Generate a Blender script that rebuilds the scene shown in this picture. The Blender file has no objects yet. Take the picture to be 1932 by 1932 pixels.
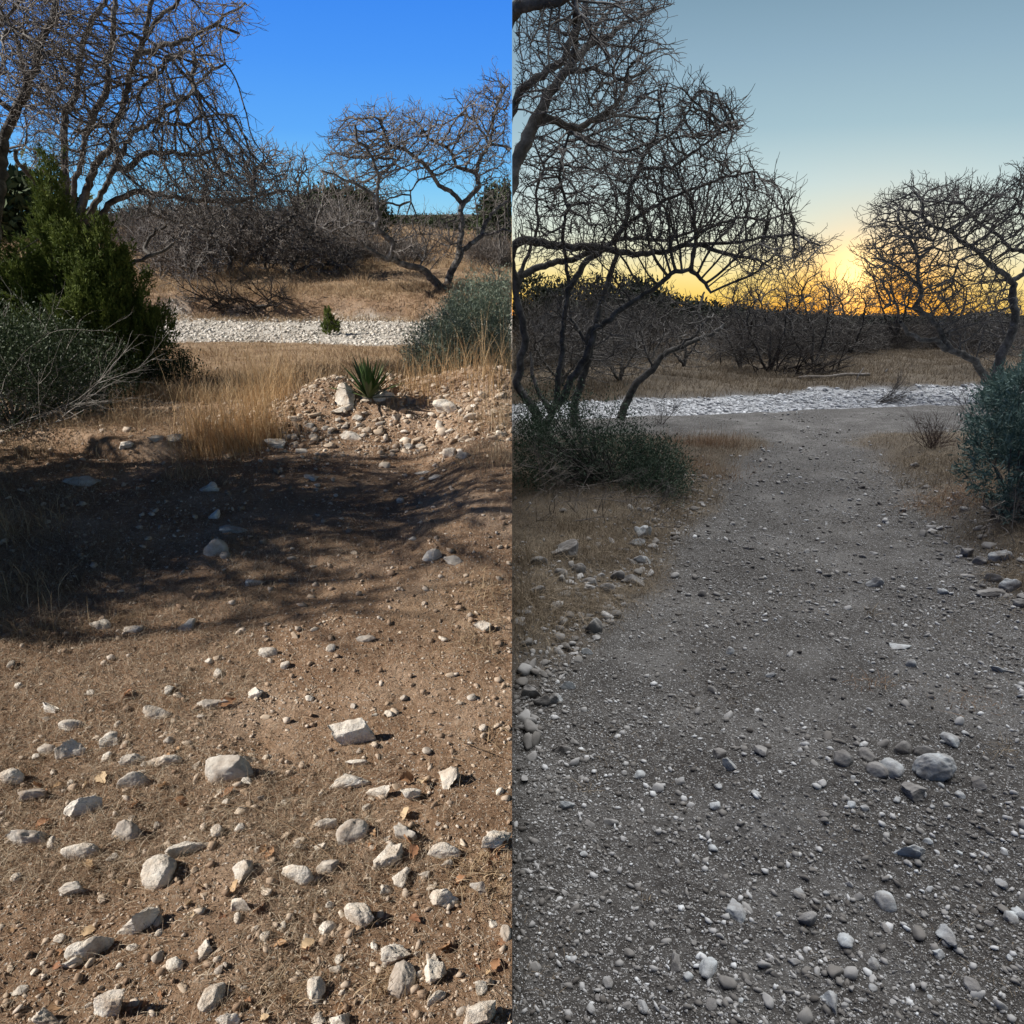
import bpy, bmesh, math, random
import numpy as np
R = math.radians
rng = np.random.default_rng(7)
random.seed(7)
scene = bpy.context.scene

# ------------------------------------------------------------------ camera, sky, light
F_ = 26.0 / 36.0
PITCH = R(21.5)
CZ = 1.6
cam_d = bpy.data.cameras.new('camera'); cam = bpy.data.objects.new('camera', cam_d)
scene.collection.objects.link(cam); scene.camera = cam
cam_d.sensor_width = 36; cam_d.sensor_height = 36; cam_d.lens = 26
cam_d.clip_start = 0.05; cam_d.clip_end = 6000
cam.location = (0, 0, CZ); cam.rotation_euler = (R(90) - PITCH, 0, 0)
scene.render.resolution_x = scene.render.resolution_y = 1024
scene.view_settings.view_transform = 'Standard'
scene.view_settings.look = 'None'
scene.view_settings.exposure = 0.4
scene.view_settings.gamma = 1.0
scene.cycles.max_bounces = 5; scene.cycles.diffuse_bounces = 3; scene.cycles.transparent_max_bounces = 4

def lin(r, g, b):
    f = lambda c: (c / 255 / 12.92) if c / 255 <= .04045 else ((c / 255 + .055) / 1.055) ** 2.4
    return (f(r), f(g), f(b), 1)

colL = bpy.data.collections.new('sunny_half'); colR = bpy.data.collections.new('dusk_half')
scene.collection.children.link(colL); scene.collection.children.link(colR)

world = bpy.data.worlds.new('World'); scene.world = world; world.use_nodes = True
nt = world.node_tree; nd = nt.nodes; lk = nt.links; nd.clear()
def N(t, **k):
    n = nd.new(t)
    for a, b in k.items(): setattr(n, a, b)
    return n
def ramp(node, stops):
    cr = node.color_ramp
    while len(cr.elements) > 1: cr.elements.remove(cr.elements[-1])
    for i, (p, c) in enumerate(stops):
        e = cr.elements[0] if i == 0 else cr.elements.new(p)
        e.position = p; e.color = c
tc = N('ShaderNodeTexCoord'); sp = N('ShaderNodeSeparateXYZ'); lk.new(tc.outputs['Generated'], sp.inputs[0])
mz = N('ShaderNodeMapRange'); mz.inputs['From Min'].default_value = -.2; mz.inputs['From Max'].default_value = .8
lk.new(sp.outputs['Z'], mz.inputs['Value'])
def zz(z): return (z + .2) / 1.0
rl = N('ShaderNodeValToRGB'); lk.new(mz.outputs[0], rl.inputs[0])
ramp(rl, [(0, lin(60, 58, 55)), (zz(-.01), lin(150, 200, 232)), (zz(.01), lin(150, 212, 243)), (zz(.045), lin(126, 200, 247)), (zz(.10), lin(96, 172, 250)),
          (zz(.17), lin(77, 153, 247)), (zz(.24), lin(62, 138, 241)), (zz(.34), (.022, .075, .27, 1)), (zz(.6), (.010, .028, .085, 1))])
rr = N('ShaderNodeValToRGB'); lk.new(mz.outputs[0], rr.inputs[0])
ramp(rr, [(0, lin(60, 58, 55)), (zz(-.125), lin(240, 130, 50)), (zz(-.110), lin(255, 170, 70)), (zz(-.092), lin(255, 212, 104)), (zz(-.068), lin(255, 230, 150)), (zz(-.045), lin(244, 235, 190)),
          (zz(-.015), lin(228, 236, 218)), (zz(.04), lin(200, 220, 222)), (zz(.10), lin(165, 195, 208)), (zz(.17), lin(145, 176, 196)), (zz(.24), lin(124, 156, 178)),
          (zz(.36), (.07, .10, .15, 1)), (zz(.6), (.025, .032, .045, 1))])
# glow round the point where the sun has just gone down (right half)
def ray(px, py):
    u = px / 1932 - .5; v = .5 - py / 1932
    c, s = math.cos(PITCH), math.sin(PITCH)
    return np.stack([u + 0 * v, F_ * c + v * s, -F_ * s + v * c], -1) if isinstance(px, np.ndarray) else np.array([u, F_ * c + v * s, -F_ * s + v * c])
gd = ray(1630., 628.); gd /= np.linalg.norm(gd)
dp = N('ShaderNodeVectorMath', operation='DOT_PRODUCT'); dp.inputs[1].default_value = gd
lk.new(tc.outputs['Generated'], dp.inputs[0])
def powr(e, k):
    mx = N('ShaderNodeMath', operation='MAXIMUM'); mx.inputs[1].default_value = 0; lk.new(dp.outputs['Value'], mx.inputs[0])
    p = N('ShaderNodeMath', operation='POWER'); p.inputs[1].default_value = e; lk.new(mx.outputs[0], p.inputs[0])
    m = N('ShaderNodeMath', operation='MULTIPLY'); m.inputs[1].default_value = k; m.use_clamp = True; lk.new(p.outputs[0], m.inputs[0])
    return m
def addg(prev, fac, col):
    m = N('ShaderNodeMixRGB', blend_type='ADD'); m.inputs[2].default_value = col; lk.new(fac.outputs[0], m.inputs[0]); lk.new(prev, m.inputs[1])
    return m.outputs[0]
def mixg(prev, fac, col):
    m = N('ShaderNodeMixRGB'); m.inputs[2].default_value = col; lk.new(fac.outputs[0], m.inputs[0]); lk.new(prev, m.inputs[1]); return m.outputs[0]
c1 = addg(rr.outputs[0], powr(60, .22), (.35, .30, .05, 1))
c1 = mixg(c1, powr(260, 1.35), (1.45, .58, .03, 1))
g2 = ray(1612., 528.); g2 /= np.linalg.norm(g2); dp = N('ShaderNodeVectorMath', operation='DOT_PRODUCT'); dp.inputs[1].default_value = g2; lk.new(tc.outputs['Generated'], dp.inputs[0])
c1 = addg(c1, powr(2200, .9), (1.0, .95, .5, 1))
gt = N('ShaderNodeMath', operation='GREATER_THAN'); gt.inputs[1].default_value = 0; lk.new(sp.outputs['X'], gt.inputs[0])
mxw = N('ShaderNodeMixRGB'); lk.new(gt.outputs[0], mxw.inputs[0]); lk.new(rl.outputs[0], mxw.inputs[1]); lk.new(c1, mxw.inputs[2])
bgn = N('ShaderNodeBackground'); bgn.inputs[1].default_value = 0.76; lk.new(mxw.outputs[0], bgn.inputs[0])
wo = N('ShaderNodeOutputWorld'); lk.new(bgn.outputs[0], wo.inputs[0])

from mathutils import Vector
def sun_lamp(name, to_sun, strength, angle, color, coll):
    l = bpy.data.lights.new(name, 'SUN'); l.energy = strength; l.angle = R(angle); l.color = color
    o = bpy.data.objects.new(name, l); scene.collection.objects.link(o)
    o.rotation_euler = Vector(to_sun).to_track_quat('Z', 'Y').to_euler(); o.location = (0, -3, 12)
    o.light_linking.receiver_collection = coll; o.light_linking.blocker_collection = coll
    return o
EL = R(37)
SUNV = (-math.cos(EL) * math.cos(R(-6)), math.cos(EL) * math.sin(R(-6)), math.sin(EL))
sun_lamp('afternoon_sun', SUNV, 5.0, 0.55, (1, .95, .87), colL)
sun_lamp('dusk_sky_light', (.2, .55, 1), 4.9, 80, (.98, .99, 1.0), colR)

# ------------------------------------------------------------------ noise
def _h(ix, iy, iz, seed):
    n = (ix * 374761393 + iy * 668265263 + iz * 2147483647 + seed * 1274126177) & 0xffffffff
    n = ((n ^ (n >> 13)) * 1274126177) & 0xffffffff
    n = ((n ^ (n >> 16)) * 2246822519) & 0xffffffff
    return ((n ^ (n >> 15)) & 0xffffff) / float(0xffffff)
def vn3(x, y, z, seed=0):
    x, y, z = np.broadcast_arrays(np.asarray(x, float), np.asarray(y, float), np.asarray(z, float))
    fx, fy, fz = np.floor(x), np.floor(y), np.floor(z)
    ix, iy, iz = fx.astype(np.int64), fy.astype(np.int64), fz.astype(np.int64)
    tx, ty, tz = x - fx, y - fy, z - fz
    tx = tx * tx * (3 - 2 * tx); ty = ty * ty * (3 - 2 * ty); tz = tz * tz * (3 - 2 * tz)
    r = 0
    for a in (0, 1):
        for b in (0, 1):
            for c in (0, 1):
                w = (tx if a else 1 - tx) * (ty if b else 1 - ty) * (tz if c else 1 - tz)
                r = r + w * _h(ix + a, iy + b, iz + c, seed)
    return r * 2 - 1
def vn2(x, y, seed=0):
    x, y = np.broadcast_arrays(np.asarray(x, float), np.asarray(y, float))
    fx, fy = np.floor(x), np.floor(y); ix, iy = fx.astype(np.int64), fy.astype(np.int64)
    tx, ty = x - fx, y - fy; tx = tx * tx * (3 - 2 * tx); ty = ty * ty * (3 - 2 * ty)
    z = np.zeros_like(ix)
    return ((1 - tx) * (1 - ty) * _h(ix, iy, z, seed) + tx * (1 - ty) * _h(ix + 1, iy, z, seed) + (1 - tx) * ty * _h(ix, iy + 1, z, seed) + tx * ty * _h(ix + 1, iy + 1, z, seed)) * 2 - 1
def fbm2(x, y, o=4, seed=0):
    r = 0; a = 1; t = 0
    for i in range(o):
        r = r + a * vn2(x * 2 ** i + 13.7 * i, y * 2 ** i - 7.1 * i, seed + i); t += a; a *= .5
    return r / t
def fbm3(P, o=3, seed=0):
    r = 0; a = 1; t = 0
    for i in range(o):
        r = r + a * vn3(P[:, 0] * 2 ** i, P[:, 1] * 2 ** i, P[:, 2] * 2 ** i, seed + i); t += a; a *= .5
    return r / t
def sst(a, b, x):
    t = np.clip((x - a) / (b - a), 0, 1); return t * t * (3 - 2 * t)

# ------------------------------------------------------------------ terrain
SLOPE = .1157
def fine(x, y, seed, amp):
    near = np.clip(1.2 - y / 9, 0.15, 1)
    return amp * (fbm2(x * 1.3, y * 1.3, 2, seed) * .035 + near * fbm2(x * 6, y * 6, 3, seed + 5) * .014 + np.clip(1 - y / 7, 0, 1) * fbm2(x * 30, y * 30, 3, seed + 9) * .009)
def creekL(x, y):
    o = .55 * np.sin(x * .35 + .6) + .25 * np.sin(x * 1.1)
    return sst(15.0, 15.8, y + o + .6 * fbm2(x * 1.1, y * 1.1, 3, 93)) * (1 - sst(19.8, 20.3, y + .5 * np.sin(x * .35 + .6) + .5 * fbm2(x * 1.1, y * 1.1, 3, 91)))
def zL(x, y):
    x = np.asarray(x, float); y = np.asarray(y, float)
    b = np.interp(y + .5 * np.sin(x * .35 + .6), [-50, 5, 6.8, 8, 11, 14, 15.1, 15.8, 20.0, 20.5, 21.2, 23.5, 27, 60, 400, 1500], [0, 0, -.02, -.2, -.45, -.66, -.76, -.85, -.85, -.62, -.48, -.2, 0, 0, -.4, -2])
    m = .34 * np.exp(-((y - 6.2) / .62) ** 2) * sst(-2.6, -1.5, x) * (.9 + .1 * sst(-.1, -.9, x))
    m = m * (1 + .25 * fbm2(x * 2.2, y * 2.2, 2, 31))
    lip = .13 * sst(5.32, 5.40, y + .22 * np.sin(x * 2.2 + 1) + .12 * fbm2(x * 2.2, y * 2.2, 2, 57)) * (1 - sst(5.6, 7.2, y)) * sst(-4.4, -3.3, x) * (1 - sst(-2.45, -1.95, x))
    rb = .16 * sst(-.75, -.1, x) * sst(2.6, 3.6, y) * (1 - sst(6, 8, y))
    bk = .55 * sst(22, 32, y) * sst(-7, -14, x) + .06 * fbm2(x * .25, y * .25, 2, 77) * sst(20, 26, y) * 2
    bk = bk + .16 * sst(19.6, 21, y) * (1 - sst(27, 34, y)) * fbm2(x * .9, y * .9, 3, 78) + .22 * sst(20.2, 20.45, y + .5 * np.sin(x * .35 + .6) + .25 * fbm2(x, y, 2, 79)) * (1 - sst(21.5, 24, y))
    rough = np.clip(m * 3, 0, 1) * fbm2(x * 14, y * 14, 3, 55) * .035
    return b + m + lip + rb + bk + rough + fine(x, y, 3, 1)
def creekR(x, y):
    w = .7 * fbm2(x * 1.1, y * 1.1, 3, 92) + .3 * np.sin(x * .5)
    return sst(12.5, 13.2, y - .20 * x + w) * (1 - sst(16.8, 17.3, y - .31 * x + w * .7))
def zR(x, y):
    x = np.asarray(x, float); y = np.asarray(y, float)
    b = np.interp(y - .27 * x * sst(9, 13, y) * (1 - .6 * sst(24, 60, y)), [-50, 9, 11.6, 12.5, 13.1, 17.2, 17.8, 20.5, 26, 60, 1500], [0, 0, -.06, -.22, -.42, -.42, -.28, -.12, .0, .0, 0])
    e1 = .10 * (1 - sst(-.5, .1, x + 1.2 - .47 * y)) * (1 - sst(7, 10, y)) * sst(1.5, 3, y)
    e2 = .16 * sst(-.1, .5, x - 1.9 - .28 * y) * sst(2.2, 3.2, y) * (1 - sst(8, 11, y))
    lump = .075 * np.exp(-((y - 2.05) / .3) ** 2 - ((x - .98) / .35) ** 2)
    return b + e1 + e2 + lump - SLOPE * y + fine(x, y, 103, 1) + .08 * fbm2(x * .25, y * .25, 2, 177) * sst(20, 26, y) * 2 + .16 * sst(19.2, 20.5, y) * (1 - sst(27, 34, y)) * fbm2(x * .9, y * .9, 3, 178)
ZF = {'L': zL, 'R': zR}; COL = {'L': colL, 'R': colR}; SGN = {'L': -1, 'R': 1}
def side_of(px): return 'L' if px < 966 else 'R'
def at(px, py):
    """ground point seen at that place of the photograph (1932-px frame)"""
    d = ray(float(px), float(py)); z = ZF[side_of(px)]
    Y = np.geomspace(.5, 900, 1500); t = Y / d[1]
    gap = CZ + t * d[2] - z(t * d[0], Y)
    i = np.argmax(gap < 0) if (gap < 0).any() else len(Y) - 1
    t = t[i]
    x = t * d[0]; y = t * d[1]
    return np.array([x, y, float(z(x, y))])
def pt(px, py, Y):
    d = ray(float(px), float(py)); return np.array([0, 0, CZ]) + d * (Y / d[1])
def pxm(Y):  # metres per 1932-frame pixel at forward distance Y
    return (Y * math.cos(PITCH) + .4 * min(Y, 4)) / F_ / 1932

# ------------------------------------------------------------------ mesh helpers
def mk(name, V, F, mat, side, parent=None, origin=None, smooth=False, attrs=None, matidx=None):
    V = np.asarray(V, np.float32).reshape(-1, 3); F = np.asarray(F, np.int32)
    if origin is not None: V = V - np.asarray(origin, np.float32)
    me = bpy.data.meshes.new(name)
    me.vertices.add(len(V)); me.vertices.foreach_set('co', V.ravel())
    k = F.shape[1]; me.loops.add(F.size); me.loops.foreach_set('vertex_index', F.ravel())
    me.polygons.add(len(F)); me.polygons.foreach_set('loop_start', np.arange(0, F.size, k, dtype=np.int32))
    try: me.polygons.foreach_set('loop_total', np.full(len(F), k, np.int32))
    except Exception: pass
    if smooth: me.polygons.foreach_set('use_smooth', np.ones(len(F), bool))
    for an, av in (attrs or {}).items():
        a = me.attributes.new(an, 'FLOAT', 'POINT'); a.data.foreach_set('value', np.asarray(av, np.float32))
    me.update(calc_edges=True); me.materials.append(mat)
    o = bpy.data.objects.new(name, me); COL[side].objects.link(o)
    if parent is not None: o.parent = parent
    elif origin is not None: o.location = origin
    return o
def tag(o, label=None, cat=None, group=None, kind=None):
    if label: o['label'] = label
    if cat: o['category'] = cat
    if group: o['group'] = group
    if kind: o['kind'] = kind
    return o
def empty(name, loc, side):
    e = bpy.data.objects.new(name, None); e.location = loc; e.empty_display_size = .2; COL[side].objects.link(e); return e
def clipside(V, F, side):
    """drop faces that cross into the other half"""
    s = SGN[side]; ok = (V[:, 0] * s > .002)
    return F[ok[F].all(1)]

def blades(P, H, W, lean, az, side, seg=3, curl=1.0):
    """grass blades: base points P, heights H, widths W, lean (0 upright .. 1 flat), azimuth"""
    n = len(P); t = np.linspace(0, 1, seg + 1)
    d = np.stack([np.cos(az), np.sin(az), 0 * az], 1); fa = rng.uniform(0, 2 * np.pi, n)
    w = np.stack([np.cos(fa), np.sin(fa), 0 * fa], 1)
    V = np.zeros((n, seg + 1, 2, 3))
    for i, s in enumerate(t):
        off = d * (H * lean * (s ** (1 + curl)))[:, None] + np.array([0, 0, 1.]) * (H * (s - .55 * lean * s ** (1 + curl)) * (1 - lean * .3))[:, None]
        ww = (W * (1 - s * .88) / 2)[:, None] * w
        V[:, i, 0] = P + off - ww; V[:, i, 1] = P + off + ww
    V = V.reshape(-1, 3); base = (np.arange(n) * (seg + 1) * 2)[:, None]
    F = np.concatenate([base + np.array([[2 * i, 2 * i + 1, 2 * i + 3, 2 * i + 2]]) for i in range(seg)], 0)
    F = clipside(V, F, side)
    return V, F, np.repeat(rng.random(n), (seg + 1) * 2)

ICO = {}
def ico(s):
    if s not in ICO:
        b = bmesh.new(); bmesh.ops.create_icosphere(b, subdivisions=s, radius=1); b.verts.ensure_lookup_table()
        V = np.array([v.co[:] for v in b.verts]); F = np.array([[v.index for v in f.verts] for f in b.faces]); b.free(); ICO[s] = (V, F)
    return ICO[s]
def rockshape(sub, seed, cuts=9, rough=.07, round_=0.0):
    r = np.random.default_rng(seed); V, F = ico(sub); V = V.copy()
    for _ in range(cuts):
        n = r.normal(size=3); n /= np.linalg.norm(n); d = r.uniform(.32, .85) + round_ * .22
        p = V @ n; o = np.clip(p - d, 0, None); V -= n * (o * (.96 - round_ * .5))[:, None]
    if sub > 2:
        o_ = r.uniform(0, 50, 3)
        V *= (1 + rough * fbm3(V * 1.7 + o_, 3, seed % 97) * 2.6 - rough * .9 * np.abs(fbm3(V * 5 + o_, 3, seed % 91)) + rough * .35 * fbm3(V * 11 + o_, 2, seed % 89))[:, None]
    V -= (V.max(0) + V.min(0)) / 2; V /= np.abs(V).max(0)
    return V, F
def scatter_rocks(P, S, side, sub=1, squash=(.45, .8), sink=.25, nproto=14, seed=1, stretch=False):
    """many small stones in one mesh"""
    protos = [rockshape(sub, seed * 100 + i, 10, 0) for i in range(nproto)]
    VV = []; FF = []; A = []; off = 0
    which = rng.integers(0, nproto, len(P))
    for k in range(nproto):
        m = which == k; n = m.sum()
        if not n: continue
        pv, pf = protos[k]; th = rng.uniform(0, 2 * np.pi, n); tl = rng.uniform(-.5, .5, n)
        sx = S[m] * rng.uniform(.8, 1.25, n); sy = S[m] * rng.uniform(.35 if stretch else .5, 1, n); sz = S[m] * rng.uniform(*squash, n)
        v = pv[None] * np.stack([sx, sy, sz], 1)[:, None]
        z_ = v[..., 2] * np.cos(tl)[:, None] + v[..., 0] * np.sin(tl)[:, None]; x_ = v[..., 0] * np.cos(tl)[:, None] - v[..., 2] * np.sin(tl)[:, None]
        c, s = np.cos(th)[:, None], np.sin(th)[:, None]
        v = np.stack([x_ * c - v[..., 1] * s, x_ * s + v[..., 1] * c, z_ + (sz * (1 - sink * 2))[:, None]], -1) + P[m][:, None]
        VV.append(v.reshape(-1, 3)); FF.append((pf[None] + (np.arange(n) * len(pv))[:, None, None] + off).reshape(-1, 3)); off += n * len(pv)
        A.append(np.repeat(rng.random(n), len(pv)))
    V = np.concatenate(VV); F = np.concatenate(FF)
    return V, clipside(V, F, side), np.concatenate(A)

def tubes(pos, parent, rad, sides, keep=None):
    """pos (n,3), parent index (-1 root), rad (n); returns V,F of the joined limb surface"""
    n = len(pos); has = parent >= 0
    d = np.zeros((n, 3)); d[has] = pos[has] - pos[parent[has]]
    ch = np.full(n, -1); order = np.argsort(rad, kind='stable')
    idx = order[has[order]]; ch[parent[idx]] = idx             # main child: thickest
    root = ~has; ok = root & (ch >= 0); d[ok] = pos[ch[ok]] - pos[ok]
    d2 = d.copy(); m = (ch >= 0) & has; d2[m] = d[m] / (np.linalg.norm(d[m], axis=1, keepdims=True) + 1e-9) + (pos[ch[m]] - pos[m]) / (np.linalg.norm(pos[ch[m]] - pos[m], axis=1, keepdims=True) + 1e-9)
    def ring(c, dr, r):
        dr = dr / (np.linalg.norm(dr, axis=1, keepdims=True) + 1e-9)
        ref = np.where(np.abs(dr[:, 1:2]) > .95, np.array([[1., 0, 0]]), np.array([[0.0, 1., 0]]))
        a = np.cross(dr, ref); a /= np.linalg.norm(a, axis=1, keepdims=True) + 1e-9; b = np.cross(dr, a)
        t = np.arange(sides) / sides * 2 * np.pi
        return c[:, None] + r[:, None, None] * (a[:, None] * np.cos(t)[None, :, None] + b[:, None] * np.sin(t)[None, :, None])
    V0 = ring(pos, d2, rad).reshape(-1, 3)
    e = np.where(has if keep is None else has & keep)[0]
    p = parent[e]; main = ch[p] == e
    start = np.empty(len(e), int); start[main] = p[main] * sides
    se = e[~main]; V1 = ring(pos[parent[se]], d[se], np.minimum(rad[se] * 1.15, rad[parent[se]])).reshape(-1, 3)
    start[~main] = n * sides + np.arange(len(se)) * sides
    k = np.arange(sides); k2 = (k + 1) % sides
    F = np.stack([start[:, None] + k, start[:, None] + k2, (e * sides)[:, None] + k2, (e * sides)[:, None] + k], -1).reshape(-1, 4)
    V = np.concatenate([V0, V1]) if len(V1) else V0
    used = np.unique(F); rm = np.zeros(len(V), int); rm[used] = np.arange(len(used))
    return V[used], rm[F]

def polytube(pts, r0, r1, sides=6, wob=0, seed=0, n=None):
    pts = np.asarray(pts, float)
    if n is None: n = max(4, len(pts) * 3)
    s = np.r_[0, np.cumsum(np.linalg.norm(np.diff(pts, axis=0), axis=1))]; t = np.linspace(0, s[-1], n)
    p = np.stack([np.interp(t, s, pts[:, i]) for i in range(3)], 1)
    if wob: p = p + wob * np.stack([fbm2(t * 2 / max(s[-1], .1) * 3, np.full(n, seed + i * 9.3), 2, seed + i) for i in range(3)], 1)
    rad = np.linspace(r0, r1, n)
    return tubes(p, np.arange(n) - 1, rad, sides)

def join(parts):
    VV = []; FF = []; o = 0
    for v, f in parts: VV.append(v); FF.append(f + o); o += len(v)
    return np.concatenate(VV), np.concatenate(FF)

# ------------------------------------------------------------------ materials
def material(name, stops, attr='rnd', scale=0, detail=6, rough=.85, bump=0, bscale=60, noise_w=.5, trans=0, objrand=False, spec=.25, bdist=.01):
    m = bpy.data.materials.new(name); m.use_nodes = True; t = m.node_tree; n = t.nodes; l = t.links
    b = n['Principled BSDF']; b.inputs['Roughness'].default_value = rough; b.inputs['Specular IOR Level'].default_value = spec
    fac = None
    if attr:
        a = n.new('ShaderNodeAttribute'); a.attribute_name = attr; fac = a.outputs['Fac']
    if objrand:
        a = n.new('ShaderNodeObjectInfo'); fac = a.outputs['Random']
    geo = n.new('ShaderNodeNewGeometry')
    if scale:
        x = n.new('ShaderNodeTexNoise'); x.inputs['Scale'].default_value = scale; x.inputs['Detail'].default_value = detail; x.inputs['Roughness'].default_value = .65
        l.new(geo.outputs['Position'], x.inputs['Vector'])
        if fac:
            mi = n.new('ShaderNodeMix'); mi.data_type = 'FLOAT'; mi.inputs[0].default_value = noise_w
            l.new(fac, mi.inputs[2]); l.new(x.outputs['Fac'], mi.inputs[3]); fac = mi.outputs[0]
        else: fac = x.outputs['Fac']
    r = n.new('ShaderNodeValToRGB'); ramp(r, stops); l.new(fac, r.inputs[0]); l.new(r.outputs[0], b.inputs['Base Color'])
    if bump:
        y = n.new('ShaderNodeTexNoise'); y.inputs['Scale'].default_value = bscale; y.inputs['Detail'].default_value = 8; y.inputs['Roughness'].default_value = .7
        l.new(geo.outputs['Position'], y.inputs['Vector'])
        u = n.new('ShaderNodeBump'); u.inputs['Strength'].default_value = bump; u.inputs['Distance'].default_value = bdist; l.new(y.outputs['Fac'], u.inputs['Height']); l.new(u.outputs[0], b.inputs['Normal'])
    if trans:
        out = [q for q in n if q.type == 'OUTPUT_MATERIAL'][0]
        tr = n.new('ShaderNodeBsdfTranslucent'); l.new(r.outputs[0], tr.inputs[0]); ms = n.new('ShaderNodeMixShader'); ms.inputs[0].default_value = trans
        l.new(b.outputs[0], ms.inputs[1]); l.new(tr.outputs[0], ms.inputs[2]); l.new(ms.outputs[0], out.inputs[0])
    return m
def c(r, g, b): return (r, g, b, 1)
M = {}
M['grassL'] = material('dry_grass_sunny', [(0, c(.20, .13, .08)), (.4, c(.36, .25, .15)), (.75, c(.54, .41, .26)), (1, c(.72, .60, .44))], trans=.25, scale=2.2, noise_w=.35)
M['litter'] = material('straw_litter', [(.1, c(.13, .085, .055)), (.4, c(.27, .19, .125)), (.7, c(.46, .36, .25)), (.95, c(.80, .70, .54))], trans=.15, scale=5, noise_w=.25)
M['tallL'] = material('golden_grass', [(0, c(.30, .17, .08)), (.45, c(.56, .37, .19)), (1, c(.76, .57, .34))], trans=.25, scale=2.2, noise_w=.3)
M['grassR'] = material('dry_grass_dusk', [(0, c(.08, .06, .045)), (.35, c(.14, .108, .075)), (.65, c(.22, .17, .115)), (1, c(.38, .31, .22))], trans=.2, scale=2.2, noise_w=.4)  # dusk-named copies: dim evening light put into darker base colours
M['redgrassR'] = material('russet_grass', [(0, c(.13, .075, .045)), (.5, c(.22, .13, .075)), (1, c(.30, .20, .12))], trans=.2)
M['stoneL'] = material('pale_limestone', [(.28, c(.36, .26, .18)), (.42, c(.62, .53, .43)), (.58, c(.80, .73, .63)), (.75, c(.92, .88, .81))], attr=None, scale=14, detail=12, bump=.9, bscale=30, bdist=.02)
M['greystoneL'] = material('grey_limestone', [(.28, c(.25, .19, .14)), (.45, c(.42, .36, .30)), (.6, c(.55, .50, .43)), (.75, c(.72, .67, .60))], attr=None, scale=14, detail=12, bump=.6, bscale=40, bdist=.01)
M['stoneR'] = material('pale_stone_dusk', [(.3, c(.13, .12, .11)), (.45, c(.22, .215, .21)), (.6, c(.33, .34, .34)), (.75, c(.52, .55, .56))], attr=None, scale=13, detail=10, bump=.6, bscale=45, bdist=.01)  # stone again for the dusk half, darkened in colour for the evening light
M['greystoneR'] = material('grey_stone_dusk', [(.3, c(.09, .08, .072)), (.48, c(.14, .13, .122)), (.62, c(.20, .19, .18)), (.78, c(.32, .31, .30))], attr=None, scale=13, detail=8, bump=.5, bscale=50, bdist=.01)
M['gravelL'] = material('gravel_sunny', [(0, c(.22, .14, .09)), (.4, c(.36, .26, .18)), (.75, c(.52, .43, .34)), (1, c(.68, .60, .52))], scale=30, noise_w=.25)
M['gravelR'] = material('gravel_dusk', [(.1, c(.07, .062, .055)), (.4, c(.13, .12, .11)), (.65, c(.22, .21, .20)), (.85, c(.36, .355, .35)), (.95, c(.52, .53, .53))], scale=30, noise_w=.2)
M['rubbleR'] = material('grey_rubble_dusk', [(.1, c(.09, .08, .07)), (.5, c(.17, .16, .15)), (.85, c(.30, .29, .28)), (1, c(.46, .46, .46))], scale=40, noise_w=.35)
M['rubbleL'] = material('tan_rubble', [(.15, c(.34, .24, .16)), (.5, c(.50, .40, .30)), (.8, c(.66, .57, .46)), (1, c(.82, .76, .67))], scale=40, noise_w=.35)
M['creekL'] = material('creek_stone_sunny', [(0, c(.28, .24, .20)), (.3, c(.55, .50, .43)), (1, c(.74, .70, .63))], scale=6, noise_w=.3)
M['creekR'] = material('creek_stone_dusk', [(0, c(.16, .16, .16)), (.3, c(.32, .32, .33)), (1, c(.54, .55, .56))], scale=6, noise_w=.3)  # same creek stone, its colour lowered to look dusk-lit
M['barkL'] = material('grey_bark', [(.3, c(.035, .03, .027)), (.48, c(.10, .088, .08)), (.6, c(.20, .185, .17)), (.75, c(.42, .40, .38))], attr=None, scale=7, detail=8, bump=.8, bscale=25, bdist=.02)
M['twigL'] = material('twigs_sunny', [(.3, c(.085, .07, .062)), (.5, c(.165, .145, .13)), (.7, c(.31, .285, .265))], attr=None, scale=3)
M['deadL'] = material('dead_wood', [(.3, c(.12, .10, .085)), (.5, c(.26, .235, .21)), (.7, c(.46, .43, .40))], attr=None, scale=14)
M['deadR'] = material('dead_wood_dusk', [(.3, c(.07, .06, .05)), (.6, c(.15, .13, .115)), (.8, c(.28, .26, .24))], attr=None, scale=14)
M['rootshade'] = material('shade_toned_roots', [(.3, c(.018, .014, .012)), (.6, c(.05, .04, .034)), (.8, c(.14, .12, .10))], attr=None, scale=9)  # shade of the bank hollow put into the near-black root colour
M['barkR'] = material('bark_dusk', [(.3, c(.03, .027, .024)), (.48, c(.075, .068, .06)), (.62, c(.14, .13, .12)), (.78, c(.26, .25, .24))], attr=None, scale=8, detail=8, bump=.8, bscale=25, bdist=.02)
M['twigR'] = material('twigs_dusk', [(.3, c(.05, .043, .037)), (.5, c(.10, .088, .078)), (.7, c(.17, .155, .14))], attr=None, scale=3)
M['juniper'] = material('juniper_foliage', [(0, c(.03, .045, .014)), (.35, c(.075, .105, .025)), (.65, c(.155, .195, .045)), (1, c(.32, .34, .10))], trans=.2, scale=2.5, noise_w=.5)
M['darkleaf'] = material('dark_leaf', [(0, c(.025, .04, .02)), (.5, c(.05, .075, .035)), (.85, c(.09, .12, .06)), (1, c(.20, .22, .13))], trans=.15, scale=2.5, noise_w=.3, rough=.55)
M['sageL'] = material('sage_leaf', [(0, c(.14, .18, .125)), (.5, c(.28, .33, .24)), (1, c(.50, .55, .43))], trans=.15, scale=2, noise_w=.3)
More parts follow.
